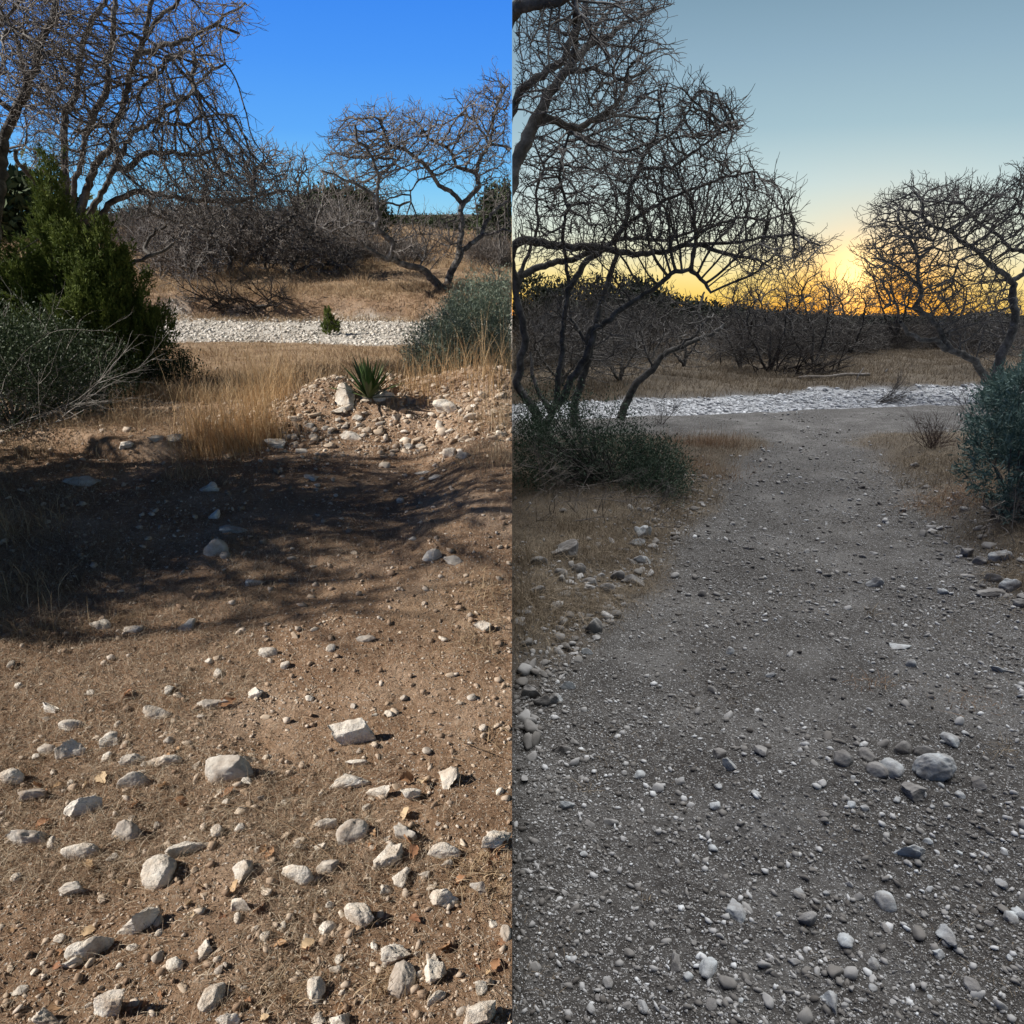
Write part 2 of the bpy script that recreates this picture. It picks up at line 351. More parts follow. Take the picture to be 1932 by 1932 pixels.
M['blueleaf'] = material('blue_green_leaf', [(0, c(.03, .05, .042)), (.5, c(.07, .115, .097)), (1, c(.19, .26, .23))], trans=.15, scale=2, noise_w=.3)
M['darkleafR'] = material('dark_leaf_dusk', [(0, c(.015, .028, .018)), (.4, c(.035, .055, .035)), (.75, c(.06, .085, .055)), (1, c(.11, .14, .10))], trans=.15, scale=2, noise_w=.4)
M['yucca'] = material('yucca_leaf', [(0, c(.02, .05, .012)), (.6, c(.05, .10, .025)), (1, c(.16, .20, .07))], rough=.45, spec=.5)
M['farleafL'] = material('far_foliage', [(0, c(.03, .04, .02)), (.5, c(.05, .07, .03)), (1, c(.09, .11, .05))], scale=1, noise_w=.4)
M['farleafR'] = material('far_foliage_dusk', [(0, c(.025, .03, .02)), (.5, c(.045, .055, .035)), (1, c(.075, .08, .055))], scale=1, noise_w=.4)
M['leaf'] = material('fallen_leaf', [(0, c(.26, .12, .07)), (.35, c(.42, .23, .12)), (.7, c(.58, .40, .23)), (1, c(.70, .55, .36))], attr=None, objrand=True, scale=30, noise_w=.2, trans=.2)
M['iron'] = material('dark_iron', [(0, c(.03, .028, .026)), (1, c(.06, .05, .045))], attr=None, scale=20, rough=.7)
M['redbrush'] = material('brown_brush', [(0, c(.05, .03, .025)), (.5, c(.10, .06, .048)), (1, c(.16, .10, .08))])
M['plank'] = material('weathered_plank', [(0, c(.10, .09, .08)), (1, c(.24, .22, .20))], attr=None, scale=9, bump=.4)

def ground_mat(name, soil, pebble, creek, grassc, pebd, hill):
    m = bpy.data.materials.new(name); m.use_nodes = True; t = m.node_tree; n = t.nodes; l = t.links
    b = n['Principled BSDF']; b.inputs['Roughness'].default_value = .95; b.inputs['Specular IOR Level'].default_value = .1
    geo = n.new('ShaderNodeNewGeometry')
    def noise(s, d=8, r=.65):
        x = n.new('ShaderNodeTexNoise'); x.inputs['Scale'].default_value = s; x.inputs['Detail'].default_value = d; x.inputs['Roughness'].default_value = r
        l.new(geo.outputs['Position'], x.inputs['Vector']); return x.outputs['Fac']
    def mix(f, a, c_, bt='MIX'):
        x = n.new('ShaderNodeMixRGB'); x.blend_type = bt
        for i, q in ((0, f), (1, a), (2, c_)):
            if hasattr(q, 'is_linked'): l.new(q, x.inputs[i])
            else: x.inputs[i].default_value = q
        return x.outputs[0]
    def rmp(f, st):
        x = n.new('ShaderNodeValToRGB'); ramp(x, st); l.new(f, x.inputs[0]); return x.outputs[0]
    base = rmp(noise(1.7), [(.36, soil[0]), (.5, soil[1]), (.62, soil[3])])
    base = mix(.55, base, rmp(noise(38), [(.3, soil[0]), (.5, soil[1]), (.72, soil[3])]))
    peb_h = None
    for sc_, th in ((70, .30), (190, .34)):
        v = n.new('ShaderNodeTexVoronoi'); v.inputs['Scale'].default_value = sc_; l.new(geo.outputs['Position'], v.inputs['Vector'])
        sep = n.new('ShaderNodeSeparateColor'); l.new(v.outputs['Color'], sep.inputs[0])
        gtn = n.new('ShaderNodeMath'); gtn.operation = 'GREATER_THAN'; gtn.inputs[1].default_value = 1 - pebd; l.new(sep.outputs[0], gtn.inputs[0])
        ltn = n.new('ShaderNodeMath'); ltn.operation = 'LESS_THAN'; ltn.inputs[1].default_value = th; l.new(v.outputs['Distance'], ltn.inputs[0])
        mu = n.new('ShaderNodeMath'); mu.operation = 'MULTIPLY'; l.new(gtn.outputs[0], mu.inputs[0]); l.new(ltn.outputs[0], mu.inputs[1])
        pc = rmp(sep.outputs[1], [(0, pebble[0]), (.7, pebble[1]), (1, pebble[2])])
        base = mix(mu.outputs[0], base, pc)
        if peb_h is None: peb_h = mu.outputs[0]
    at_ = n.new('ShaderNodeAttribute'); at_.attribute_name = 'grass'; base = mix(at_.outputs['Fac'], base, rmp(noise(2.2), [(.3, grassc[0]), (.5, grassc[1]), (.7, grassc[2])]))
    vc = n.new('ShaderNodeTexVoronoi'); vc.inputs['Scale'].default_value = 9; l.new(geo.outputs['Position'], vc.inputs['Vector'])
    sc2 = n.new('ShaderNodeSeparateColor'); l.new(vc.outputs['Color'], sc2.inputs[0])
    ac = n.new('ShaderNodeAttribute'); ac.attribute_name = 'creek'; base = mix(ac.outputs['Fac'], base, rmp(sc2.outputs[0], [(0, creek[0]), (.5, creek[1]), (1, creek[2])]))
    ah = n.new('ShaderNodeAttribute'); ah.attribute_name = 'hill'; base = mix(ah.outputs['Fac'], base, hill)
    l.new(base, b.inputs['Base Color'])
    ad = n.new('ShaderNodeMath'); ad.operation = 'MULTIPLY_ADD'; ad.inputs[1].default_value = .25; l.new(peb_h, ad.inputs[0]); l.new(noise(55, 10, .72), ad.inputs[2])
    u = n.new('ShaderNodeBump'); u.inputs['Strength'].default_value = 1; u.inputs['Distance'].default_value = .032; l.new(ad.outputs[0], u.inputs['Height']); l.new(u.outputs[0], b.inputs['Normal'])
    return m
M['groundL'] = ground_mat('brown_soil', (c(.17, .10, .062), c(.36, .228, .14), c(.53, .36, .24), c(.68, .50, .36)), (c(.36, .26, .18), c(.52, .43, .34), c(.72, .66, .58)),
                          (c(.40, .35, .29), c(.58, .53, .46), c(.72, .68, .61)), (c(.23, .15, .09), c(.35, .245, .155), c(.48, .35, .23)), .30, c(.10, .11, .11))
M['groundR'] = ground_mat('grey_soil_dusk', (c(.045, .040, .036), c(.080, .073, .067), c(.135, .126, .118), c(.19, .18, .17)), (c(.17, .16, .15), c(.32, .31, .30), c(.50, .50, .50)),
                          (c(.22, .22, .22), c(.34, .34, .35), c(.46, .47, .48)), (c(.075, .06, .045), c(.115, .093, .07), c(.16, .13, .095)), .50, c(.05, .05, .045))  # dusk copy of the soil, evening dimness included in its colours

# ------------------------------------------------------------------ ground sheets
def grassmaskL(x, y):
    a = sst(6.6, 7.2, y - .25 * fbm2(x * 1.5, y * 1.5, 2, 8)) * (1 - creekL(x, y))
    b = sst(.1, .45, fbm2(x * .9, y * .9, 3, 21) + .5 * sst(-1.4, -3, x)) * .35 * (1 - sst(6, 7, y))
    return np.clip(a + b, 0, 1) * (1 - .8 * sst(19.9, 20.3, y) * (1 - sst(20.9, 21.4, y)))
def pathR(x, y):  # 1 on the bare path
    xl = np.maximum(-1.2 + .47 * y, -.4); xr = 1.9 + .28 * y
    w = .25 * fbm2(x * 1.2, y * 1.2, 3, 44)
    return sst(-.12, .22, x - xl + w) * (1 - sst(-.15, .3, x - xr + w))
def grassmaskR(x, y):
    near = (1 - pathR(x, y)) * sst(2.2, 3.4, y) * (1 - sst(9.4, 10.2, y))
    far = sst(16.8, 17.6, y - .31 * x)
    return np.clip(np.where(y > 12, far, near), 0, 1) * (1 - creekR(x, y))
def ground(side):
    Y = np.r_[np.linspace(-14, .3, 24)[:-1], np.geomspace(.3, 45, 760), np.geomspace(46, 2500, 90)]
    s = np.r_[0, 2e-5, np.linspace(0, 1, 470)[1:] ** 1.0, 1 + np.linspace(0, 1, 50)[1:] ** 2 * 5]
    wid = np.where(Y < .3, .9, Y * .72 + .65)
    X = SGN[side] * wid[:, None] * s[None, :]; YY = np.repeat(Y[:, None], len(s), 1)
    z = ZF[side](X, YY)
    if side == 'L':
        cm = creekL(X, YY); gm = grassmaskL(X, YY)
        hl = sst(700, 1100, YY); z = z + hl * (9 + 7 * vn2(X / 260, YY * 0 + 3.3, 5) + 3 * vn2(X / 70, YY * 0 + 1.3, 6)) + .02 * cm * fbm2(X * 5, YY * 5, 2, 5)
    else:
        cm = creekR(X, YY); gm = grassmaskR(X, YY)
        z = z + .02 * cm * fbm2(X * 5, YY * 5, 2, 5); hl = sst(150, 300, YY)
        z[:, 0] = zL(np.zeros(len(Y)), Y) - .01       # earth bank down from the higher half
    V = np.stack([X, YY, z], -1).reshape(-1, 3); nr, nc = X.shape
    i = np.arange(nr - 1)[:, None] * nc + np.arange(nc - 1)[None]
    F = np.stack([i, i + 1, i + nc + 1, i + nc], -1).reshape(-1, 4)
    if side == 'L': F = F[:, ::-1]
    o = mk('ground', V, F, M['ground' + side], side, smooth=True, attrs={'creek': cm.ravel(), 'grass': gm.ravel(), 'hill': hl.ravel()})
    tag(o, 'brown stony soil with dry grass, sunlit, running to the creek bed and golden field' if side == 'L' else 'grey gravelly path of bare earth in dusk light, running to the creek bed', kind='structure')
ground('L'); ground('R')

# ------------------------------------------------------------------ trees
def in_poly(P, poly):
    x, y = P[:, 0], P[:, 1]; r = np.zeros(len(P), bool); n = len(poly); j = n - 1
    for i in range(n):
        xi, yi = poly[i]; xj, yj = poly[j]
        r ^= ((yi > y) != (yj > y)) & (x < (xj - xi) * (y - yi) / (yj - yi + 1e-12) + xi); j = i
    return r
def sample_poly(poly, n):
    a = np.array(poly); lo, hi = a.min(0), a.max(0); out = []
    while sum(map(len, out)) < n:
        q = rng.uniform(lo, hi, (n * 2, 2)); out.append(q[in_poly(q, poly)])
    return np.concatenate(out)[:n]
def tree(name, label, side, Y0, limbs, envs, depth, step, trunk_thr, twig_r, mats, group=None, cat='tree', seed=1, gnarl=.32, fuzz=3, fuzz_len=.95, pipe=2.75, iters=70, lump=0):
    """limbs: (pixels, width px start, width px end, depth change m, parentless?)  envs: (poly, n) filled by space colonisation"""
    r = np.random.default_rng(seed); pos = []; par = []; rmin = []
    for L_ in limbs:
        px, w0, w1, dY = L_[:4]
        n_ex = len(pos); pm = pxm(Y0)
        if n_ex:
            p0 = pt(*px[0], Y0); A = np.array(pos); dxy = np.hypot(A[:, 0] - p0[0], A[:, 2] - p0[2]); j = int(np.argmin(dxy)); att = j if dxy[j] < 14 * pm * 2.2 else -1
        else: att = -1
        Ys = pos[att][1] if att >= 0 else Y0
        pts_ = [pt(x, y, Ys + dY * i / (len(px) - 1)) for i, (x, y) in enumerate(px)]
        if att >= 0: pts_[0] = pos[att]
        pts_ = np.array(pts_); s = np.r_[0, np.cumsum(np.linalg.norm(np.diff(pts_, axis=0), axis=1))]; n = max(3, int(s[-1] / (step * .7)))
        t = np.linspace(0, s[-1], n); q = np.stack([np.interp(t, s, pts_[:, i]) for i in range(3)], 1)
        q[1:-1] += r.normal(0, step * .10, (max(n - 2, 0), 3)); rr_ = np.linspace(w0, w1, n) * pm / 2 * 1.18
        prev = att
        for i in range(0 if att < 0 else 1, n):
            pos.append(q[i]); par.append(prev); rmin.append(rr_[i]); prev = len(pos) - 1
    n_traced = len(pos)
    pos = np.array(pos); par = np.array(par); rmin = np.array(rmin)
    base = pos[0].copy()
    A = []
    for poly, n in envs:
        q = sample_poly(poly, n); q = q + r.normal(0, 7, q.shape) * (1 + 1.2 * (r.random((len(q), 1)) < .15)); q[:, 0] = np.clip(q[:, 0], -200, 964) if side == 'L' else np.clip(q[:, 0], 968, 2200); cx = (np.array(poly).max(0) + np.array(poly).min(0)) / 2; hw = (np.array(poly).max(0) - np.array(poly).min(0)) / 2
        rr_ = np.sqrt(np.clip(1 - (np.abs(q - cx) / hw).max(1) ** 2, .15, 1))
        Y = Y0 + r.uniform(-depth, depth, n) * rr_
        d = ray(q[:, 0], q[:, 1]); P = np.array([0, 0, CZ]) + d * (Y / d[:, 1])[:, None]
        if lump: P = P[vn3(P[:, 0] / lump, P[:, 1] / lump, P[:, 2] / lump, seed) > -.25]
        A.append(P)
    A = np.concatenate(A); kill = step * 1.25; infl = step * 9; s_ = SGN[side]
    best = np.full(len(A), 1e9); bi = np.zeros(len(A), int)
    def upd(st):
        nonlocal best, bi
        for k in range(st, len(pos), 400):
            e = min(k + 400, len(pos)); D = ((A[:, None] - pos[None, k:e]) ** 2).sum(-1); j = D.argmin(1); dm = np.sqrt(D[np.arange(len(A)), j]); m = dm < best; best[m] = dm[m]; bi[m] = j[m] + k
    upd(0)
    for it in range(iters):
        inf = infl if it < iters * .8 else infl * .5
        act = best < inf
        if it < 12: act = best < 1e9
        if not act.any(): break
        dirv = A[act] - pos[bi[act]]; dirv /= np.linalg.norm(dirv, axis=1, keepdims=True) + 1e-9
        acc = np.zeros_like(pos); np.add.at(acc, bi[act], dirv); idx = np.unique(bi[act])
        v = acc[idx]; v /= np.linalg.norm(v, axis=1, keepdims=True) + 1e-9
        v += r.normal(0, gnarl, v.shape); v /= np.linalg.norm(v, axis=1, keepdims=True)
        new = pos[idx] + v * step; ok = new[:, 0] * s_ > .01; new = new[ok]; idx = idx[ok]
        if not len(new): break
        st = len(pos); pos = np.concatenate([pos, new]); par = np.concatenate([par, idx]); upd(st)
        live = best > kill; A = A[live]; best = best[live]; bi = bi[live]
        if len(A) < 5: break
    nn = len(pos)                                              # ease the kinks out of the grown branches
    for _ in range(3):
        cnt = np.zeros(nn); sm = np.zeros_like(pos); hp = par >= 0; np.add.at(sm, par[hp], pos[hp]); np.add.at(cnt, par[hp], 1)
        mv = (np.arange(nn) >= n_traced) & (cnt > 0); pos[mv] = .5 * pos[mv] + .25 * pos[par[mv]] + .25 * sm[mv] / cnt[mv][:, None]
    # fine end twigs
    n_col = len(pos); hasch = np.zeros(n_col, bool); hasch[par[par >= 0]] = True
    cand = np.where((np.arange(n_col) >= n_traced))[0]
    for gen in range(fuzz):
        src = cand if gen == 0 else np.arange(last, len(pos))
        src = src[r.random(len(src)) < (.75 if gen == 0 else .9)]
        rep = 2 if gen == 1 else 1
        src = np.repeat(src, rep); pd = pos[src] - pos[np.maximum(par[src], 0)]; pd /= np.linalg.norm(pd, axis=1, keepdims=True) + 1e-9
        v = pd * .9 + r.normal(0, .48, pd.shape) + np.array([0, 0, .12]); v /= np.linalg.norm(v, axis=1, keepdims=True)
        new = pos[src] + v * (step * fuzz_len * (1, .85, .6)[gen] * r.uniform(.6, 1.4, len(src)))[:, None]; ok = new[:, 0] * s_ > .005
        last = len(pos); pos = np.concatenate([pos, new[ok]]); par = np.concatenate([par, src[ok]])
    n = len(pos); acc = np.zeros(n); rad = np.zeros(n)
    for i in range(n - 1, -1, -1):
        rad[i] = (acc[i] + (twig_r * .60) ** pipe) ** (1 / pipe)
        if i < n_traced: rad[i] = min(max(rad[i], rmin[i]), max(rmin[i] * 1.5, twig_r * 2))
        p = par[i]
        if p >= 0: acc[p] += (rad[i] if i >= n_traced else min(rad[i], rmin[i])) ** pipe
    root = empty(name, base, side); tag(root, label, cat, group)
    thick = rad > trunk_thr
    def part(nm, keep, sides, mat):
        if keep.sum() < 3: return
        V, F = tubes(pos, par, rad, sides, keep)
        F = F[(V[:, 0] * SGN[side] > .002)[F].any(1)] if nm == 'trunk' else clipside(V, F, side)
        if nm == 'trunk' and sides > 5:
            V = V + .10 * np.median(rad[keep]) * np.stack([fbm3(V * 14 + 7 * i, 2, i) for i in range(3)], 1)
        if nm == 'trunk': V[:, 0] = SGN[side] * np.maximum(V[:, 0] * SGN[side], .001)
        if len(F): mk(nm, V, F, mat, side, root, base, smooth=True)
    big = np.arange(n) < n_traced
    part('trunk', big, 9, mats[0]); part('branches', ~big & thick, 5, mats[0]); part('twigs', ~big & ~thick, 3, mats[1])
    return root
def cx1(a): return [(.25 * x, .25 * y) for x, y in a]
def cx2(a): return [(483 + .25 * x, .25 * y) for x, y in a]
def cx3(a): return [(966 + .25 * x, .25 * y) for x, y in a]
def cx5(a): return [(.25 * x, 377 + .25 * y) for x, y in a]
def cx6(a): return [(483 + .25 * x, 377 + .25 * y) for x, y in a]
def cx7(a): return [(966 + .25 * x, 377 + .25 * y) for x, y in a]
def cx8(a): return [(1449 + .25 * x, 377 + .25 * y) for x, y in a]
BL = (M['barkL'], M['twigL']); BR = (M['barkR'], M['twigR'])

tree('bare_oak', 'large bare grey oak rising behind the green juniper, limbs reaching to the top edge', 'L', 9.6, [
    ([(150, 722), (140, 640), (128, 560), (130, 480), (122, 400), (120, 330)], 22, 14, .3),
    (cx1([(480, 1320), (480, 1080), (500, 830), (580, 720), (580, 580), (610, 400), (660, 250), (700, 130), (800, 20), (850, -120)]), 10, 6, .8),
    ([(132, 500), (115, 420), (82, 360), (57, 332), (35, 308), (27, 285), (10, 282)], 10, 4, -.8),
    ([(135, 470), (140, 350), (158, 288), (160, 250), (175, 240), (208, 235)], 9, 5, -.5),
    (cx1([(640, 1000), (740, 800), (830, 640), (800, 450), (850, 350), (850, 150), (870, 50), (900, -90)]), 9, 6, .2),
    ([(140, 520), (150, 400), (180, 312), (212, 275), (217, 237), (237, 187), (250, 125), (265, 95), (272, 67), (282, 30), (288, -25)], 12, 5, -.6),
    (cx1([(1060, 400), (1200, 350), (1400, 300), (1600, 200), (1700, 210), (1800, 250)]), 7, 3, .4),
    (cx1([(1600, 200), (1680, 130), (1750, 80), (1850, 20)]), 4, 2, .2),
    (cx1([(1090, 270), (1180, 170), (1250, 90), (1330, 10), (1370, -60)]), 5, 4, -.3),
    ([(150, 470), (190, 370), (215, 320), (237, 275), (250, 250), (295, 230), (312, 200), (350, 185), (390, 140), (425, 120)], 9, 3, .9),
    (cx1([(760, 1250), (980, 1280), (1050, 1190), (1130, 1160), (1300, 1150), (1500, 1170), (1650, 1120)]), 9, 4, .5),
    (cx1([(880, 700), (1000, 620), (1150, 560), (1300, 420), (1450, 400)]), 4, 2, -.5),
    (cx1([(1180, 920), (1350, 950), (1480, 900), (1700, 860), (1790, 870)]), 5, 2, .5),
    ([(140, 600), (170, 440), (208, 380), (262, 362), (300, 367), (350, 375), (400, 380), (438, 383), (482, 370), (540, 360)], 11, 4, 1.2),
    ([(250, 385), (275, 397), (305, 410), (335, 418)], 5, 3, .3),
    ([(140, 600), (200, 530), (250, 495), (300, 477), (325, 460), (335, 452)], 8, 4, .6),
    ([(262, 490), (272, 470), (287, 442), (315, 425), (300, 405)], 6, 3, .3),
], [([(0, 0), (455, 0), (475, 40), (430, 60), (400, 100), (430, 120), (400, 150), (430, 190), (440, 220), (470, 250), (485, 285), (450, 300), (480, 330), (490, 385), (300, 390), (200, 330), (60, 330)], 7500),
    ([(200, 330), (480, 300), (560, 350), (560, 400), (420, 420), (300, 430)], 1200)], 2.2, .085, .010, .0030, BL, seed=11, gnarl=.26)

tree('bare_oak', 'bare grey oak with its trunk cut by the left edge of the picture', 'L', 8.2, [
    ([(-25, 760), (-22, 600), (-12, 450), (0, 340), (5, 287), (15, 237), (42, 185), (65, 135), (75, 100), (78, 72), (100, 38), (110, -20)], 22, 7, .4),
    ([(0, 330), (-30, 200), (-20, 60), (5, 40)], 12, 5, -.4),
    ([(15, 215), (5, 195), (-25, 180)], 8, 5, -.2),
    ([(78, 95), (110, 110), (130, 135), (150, 150)], 5, 2, .2),
    ([(50, 170), (38, 110), (30, 60), (0, 20)], 6, 4, .2),
], [([(-80, -60), (150, -60), (160, 40), (130, 100), (150, 160), (100, 220), (60, 240), (-80, 240)], 3600)], 1.4, .08, .011, .003, BL, seed=12, gnarl=.26)

tree('bare_oak', 'tall forked bare oak across the sunny creek bed, behind the sage green bush', 'L', 22.0, [
    ([(832, 546), (828, 540), (815, 525), (795, 507), (775, 502), (755, 497), (743, 490), (723, 487), (708, 477), (688, 467), (680, 455)], 13, 5, -1.5),
    ([(836, 546), (845, 537), (850, 517), (870, 477)], 12, 10, .2),
    ([(870, 477), (888, 462), (908, 445), (918, 415), (940, 392), (960, 378)], 8, 4, .8),
    ([(908, 447), (930, 440), (950, 432), (964, 436)], 5, 3, -.5),
    ([(868, 482), (867, 455), (873, 430), (869, 400), (873, 385)], 9, 8, .3),
    ([(873, 385), (853, 362), (830, 352), (820, 335), (808, 317), (785, 297), (763, 282), (735, 275), (725, 250), (715, 225)], 7.5, 3, -1),
    ([(873, 385), (905, 352), (898, 325), (908, 295), (925, 270), (930, 232), (940, 192), (958, 162)], 8, 3, .6),
    ([(898, 325), (873, 317), (860, 315), (853, 287), (833, 272), (808, 265), (798, 245)], 6, 2.5, -.6),
    ([(925, 270), (908, 245), (893, 225), (875, 217)], 4, 2, .3),
    ([(873, 315), (888, 287), (905, 265)], 3.5, 2, .5),
    ([(925, 272), (948, 275), (964, 280)], 4, 3, .2),
    ([(745, 487), (743, 460), (723, 442), (708, 427), (715, 410), (710, 377), (715, 332), (703, 300), (690, 275), (675, 270), (670, 237)], 8, 2.5, -.8),
    ([(707, 365), (683, 352), (658, 342), (633, 330), (608, 322)], 4.5, 2, -.6),
    ([(703, 425), (675, 418), (643, 431), (625, 437), (595, 427)], 4.5, 2, .5),
    ([(808, 317), (770, 322), (745, 310), (740, 295)], 3, 2, .5),
    ([(818, 330), (790, 340), (775, 360), (775, 380)], 3, 1.5, .5),
    ([(795, 507), (797, 490), (805, 480)], 3, 2, .5),
], [([(596, 330), (610, 290), (634, 228), (670, 208), (725, 206), (760, 212), (780, 250), (740, 330), (740, 380), (700, 400), (640, 400), (605, 380)], 2400),
    ([(725, 206), (800, 212), (860, 218), (875, 240), (860, 330), (800, 330), (740, 300)], 1500),
    ([(878, 180), (920, 150), (964, 145), (964, 330), (900, 340), (860, 300)], 1700),
    ([(600, 400), (700, 410), (700, 460), (640, 455)], 250), ([(730, 420), (860, 420), (850, 480), (760, 490)], 260)], 2.0, .13, .014, .0068, BL, seed=13, gnarl=.26, fuzz_len=1.0)

for i, (base, Yt, lm, env, n, lab) in enumerate([
    ([(430, 575)], 25, [([(430, 577), (428, 530), (440, 470), (470, 400), (480, 330)], 9, 4, .3), ([(430, 560), (400, 480), (380, 400), (390, 330)], 6, 3, -.5), ([(428, 540), (470, 490), (520, 440), (560, 400)], 6, 3, .5)],
     [(330, 350), (370, 300), (430, 275), (500, 270), (560, 290), (590, 330), (600, 400), (560, 470), (480, 500), (380, 480), (330, 430)], 2600, 'broad bare grey tree on the far bank above the dark root hollow'),
    ([(365, 545)], 23.5, [([(365, 547), (358, 505), (342, 450), (330, 410)], 6, 3, .3), ([(362, 530), (385, 480), (400, 440)], 5, 3, -.3)],
     [(280, 400), (330, 380), (400, 390), (430, 430), (410, 510), (340, 520), (290, 470)], 1100, 'slim bare tree left of the dark root hollow on the far bank'),
    ([(520, 570)], 26, [([(520, 572), (540, 520), (570, 470), (590, 430)], 6, 3, .3), ([(520, 565), (500, 500), (505, 440)], 5, 3, -.3), ([(540, 520), (590, 500), (640, 500)], 4, 2, .3)],
     [(470, 420), (540, 400), (600, 400), (660, 440), (680, 490), (640, 540), (560, 560), (500, 530)], 1700, 'low spreading grey thicket tree right of the dark root hollow'),
    ([(620, 500)], 38, [([(630, 505), (625, 470), (615, 430)], 3, 2, .3), ([(627, 490), (650, 450), (660, 430)], 3, 2, .3)],
     [(580, 400), (640, 385), (700, 400), (720, 440), (690, 480), (600, 480)], 700, 'small bare tree in front of the dark green evergreen across the creek'),
    ([(0, 0)], 30, [([(400, 540), (395, 500), (380, 450)], 4, 2, .3), ([(402, 530), (430, 480), (450, 430)], 4, 2, -.3)],
     [(330, 420), (400, 390), (480, 400), (520, 450), (500, 520), (360, 520)], 1000, 'hazy grey thicket tree in the middle, behind the broad bare one'),
    ([(0, 0)], 32, [([(560, 535), (575, 490), (570, 440)], 4, 2, .3), ([(562, 525), (600, 480), (640, 450)], 4, 2, -.3)],
     [(500, 420), (570, 380), (650, 400), (690, 450), (690, 510), (540, 530)], 1300, 'hazy grey thicket tree behind the low spreading one'),
    ([(0, 0)], 25, [([(300, 540), (305, 500), (290, 460)], 4, 2, .3), ([(302, 530), (330, 490), (345, 460)], 4, 2, -.3)],
     [(255, 430), (310, 410), (370, 420), (390, 470), (370, 525), (270, 530)], 800, 'low grey thicket tree just right of the juniper'),
]):
    tree('bare_tree', lab, 'L', Yt, lm, [(env, int(n * 1.4))], 1.8, .16, .015, .009, BL, group='bare trees on the far bank, sunny half', seed=30 + i, fuzz_len=1.05)
for i, (x, y0, y1, w, Y) in enumerate([(735, 505, 415, 60, 33), (790, 500, 395, 70, 36), (905, 500, 330, 55, 31), (945, 505, 360, 44, 28), (850, 470, 395, 40, 45), (935, 560, 480, 50, 24)]):
    tree('bare_shrub', ['wispy bare shrub under the left fork of the oak', 'rounded bare shrub in front of the golden field, between the oak forks', 'tall thin bare shrub behind the right limb of the forked oak',
                        'bare shrub touching the picture seam behind the forked oak', 'tiny bare shrub far off in the golden field', 'low bare shrub just above the sage green bush'][i], 'L', Y,
         [([(x, y0), (x - 4, (y0 + y1) / 2), (x - w * .2, y1 + 20)], 3, 1.5, .2), ([(x, y0), (x + 8, (y0 + y1) / 2), (x + w * .25 - 4, y1 + 20)], 3, 1.5, -.3), ([(x, y0), (x - w * .25, (y0 + y1) / 2 + 8)], 2, 1, -.3)],
         [([(x - w * .5, y0 - 15), (x - w * .5, y1 + 25), (x - w * .2, y1), (x + w * .2, y1), (min(x + w * .5, 963), y1 + 25), (min(x + w * .5, 963), y0 - 15)], 420)], 1.0, .22, .02, .0065, BL,
         group='bare shrubs beyond the sunny creek', cat='shrub', seed=50 + i, fuzz_len=1.05)

# off-frame trees at the left whose shade lies on the foreground
def offtree(x, y, h, w, seed, dens, name, label, rf=.022):
    r = np.random.default_rng(seed); z0 = float(zL(x, y)); root = empty(name, (x, y, z0), 'L'); tag(root, label, 'tree')
    P = []; Q = []; parts = []; ends = []
    def grow(p, d, L, rad, lev):
        n = 5; pts_ = [p]
        for i in range(n):
            d = d + r.normal(0, .2, 3) + np.array([0, 0, .05]); d /= np.linalg.norm(d); pts_.append(pts_[-1] + d * L / n)
        parts.append(polytube(np.array(pts_), rad, rad * .55, 5 if lev < 3 else 3, n=6))
        if lev >= 5: ends.append(pts_[-1]); return
        for k in range(3 if lev < 4 else 4):
            q = pts_[-1] if k == 0 else pts_[r.integers(2, n + 1)]
            nd_ = d * .6 + r.normal(0, .6, 3) * np.array([w / h * 1.3, w / h * 1.3, .6]); nd_ /= np.linalg.norm(nd_); grow(q, nd_, L * .72, rad * .55, lev + 1)
    grow(np.array([x, y, z0 - .1]), np.array([0, 0, 1.]), h * .30, h * rf, 0)
    V, F = join(parts); q = V[:, 1] + .14 * V[:, 2]; F = clipside(V, F, 'L'); F = F[((q > 2.5) & (q < 5.35))[F].all(1)]; mk('branches', V, F, M['barkL'], 'L', root, (x, y, z0))
    if dens:
        E = np.array(ends); E = E[(r.random(len(ends)) < dens) & (E[:, 1] + .14 * E[:, 2] > 2.6) & (E[:, 1] + .14 * E[:, 2] < 5.2)]; n = 44
        cpt = np.repeat(E, n, 0) + r.normal(0, .10, (len(E) * n, 3)); V, F, a = leaves(cpt, r.normal(0, 1, cpt.shape), .05, .028, 'L')
        mk('crown', V, F, M['darkleaf'], 'L', root, (x, y, z0), attrs={'rnd': a})
def leaves(P, D, ln, wd, side):
    """diamond leaves at P pointing along D"""
    n = len(P); D = D / (np.linalg.norm(D, axis=1, keepdims=True) + 1e-9); q = rng.normal(size=(n, 3)); S = np.cross(D, q); S /= np.linalg.norm(S, axis=1, keepdims=True) + 1e-9
    L_ = (ln * rng.uniform(.6, 1.3, n))[:, None]; W = (wd * rng.uniform(.7, 1.2, n))[:, None]; up = np.cross(D, S) * W * .25
    V = np.stack([P, P + D * L_ * .45 + S * W / 2 + up, P + D * L_, P + D * L_ * .45 - S * W / 2 + up], 1).reshape(-1, 3)
    F = (np.arange(n) * 4)[:, None] + np.array([[0, 1, 2, 3]])
    return V, clipside(V, F, side), np.repeat(rng.random(n), 4)
offtree(-5.6, 4.5, 4.8, 3.4, 3, .5, 'leafy_oak', 'leafy oak standing beyond the left edge, casting the broad shade over the soil')
offtree(-5.0, 3.3, 4.4, 3.0, 5, .45, 'leafy_oak', 'smaller leafy oak beyond the left edge, nearest the camera, casting streaky shade')
offtree(-6.6, 3.9, 6.2, 3.6, 8, .45, 'leafy_oak', 'tall thin-crowned oak beyond the left edge, farthest of the three')

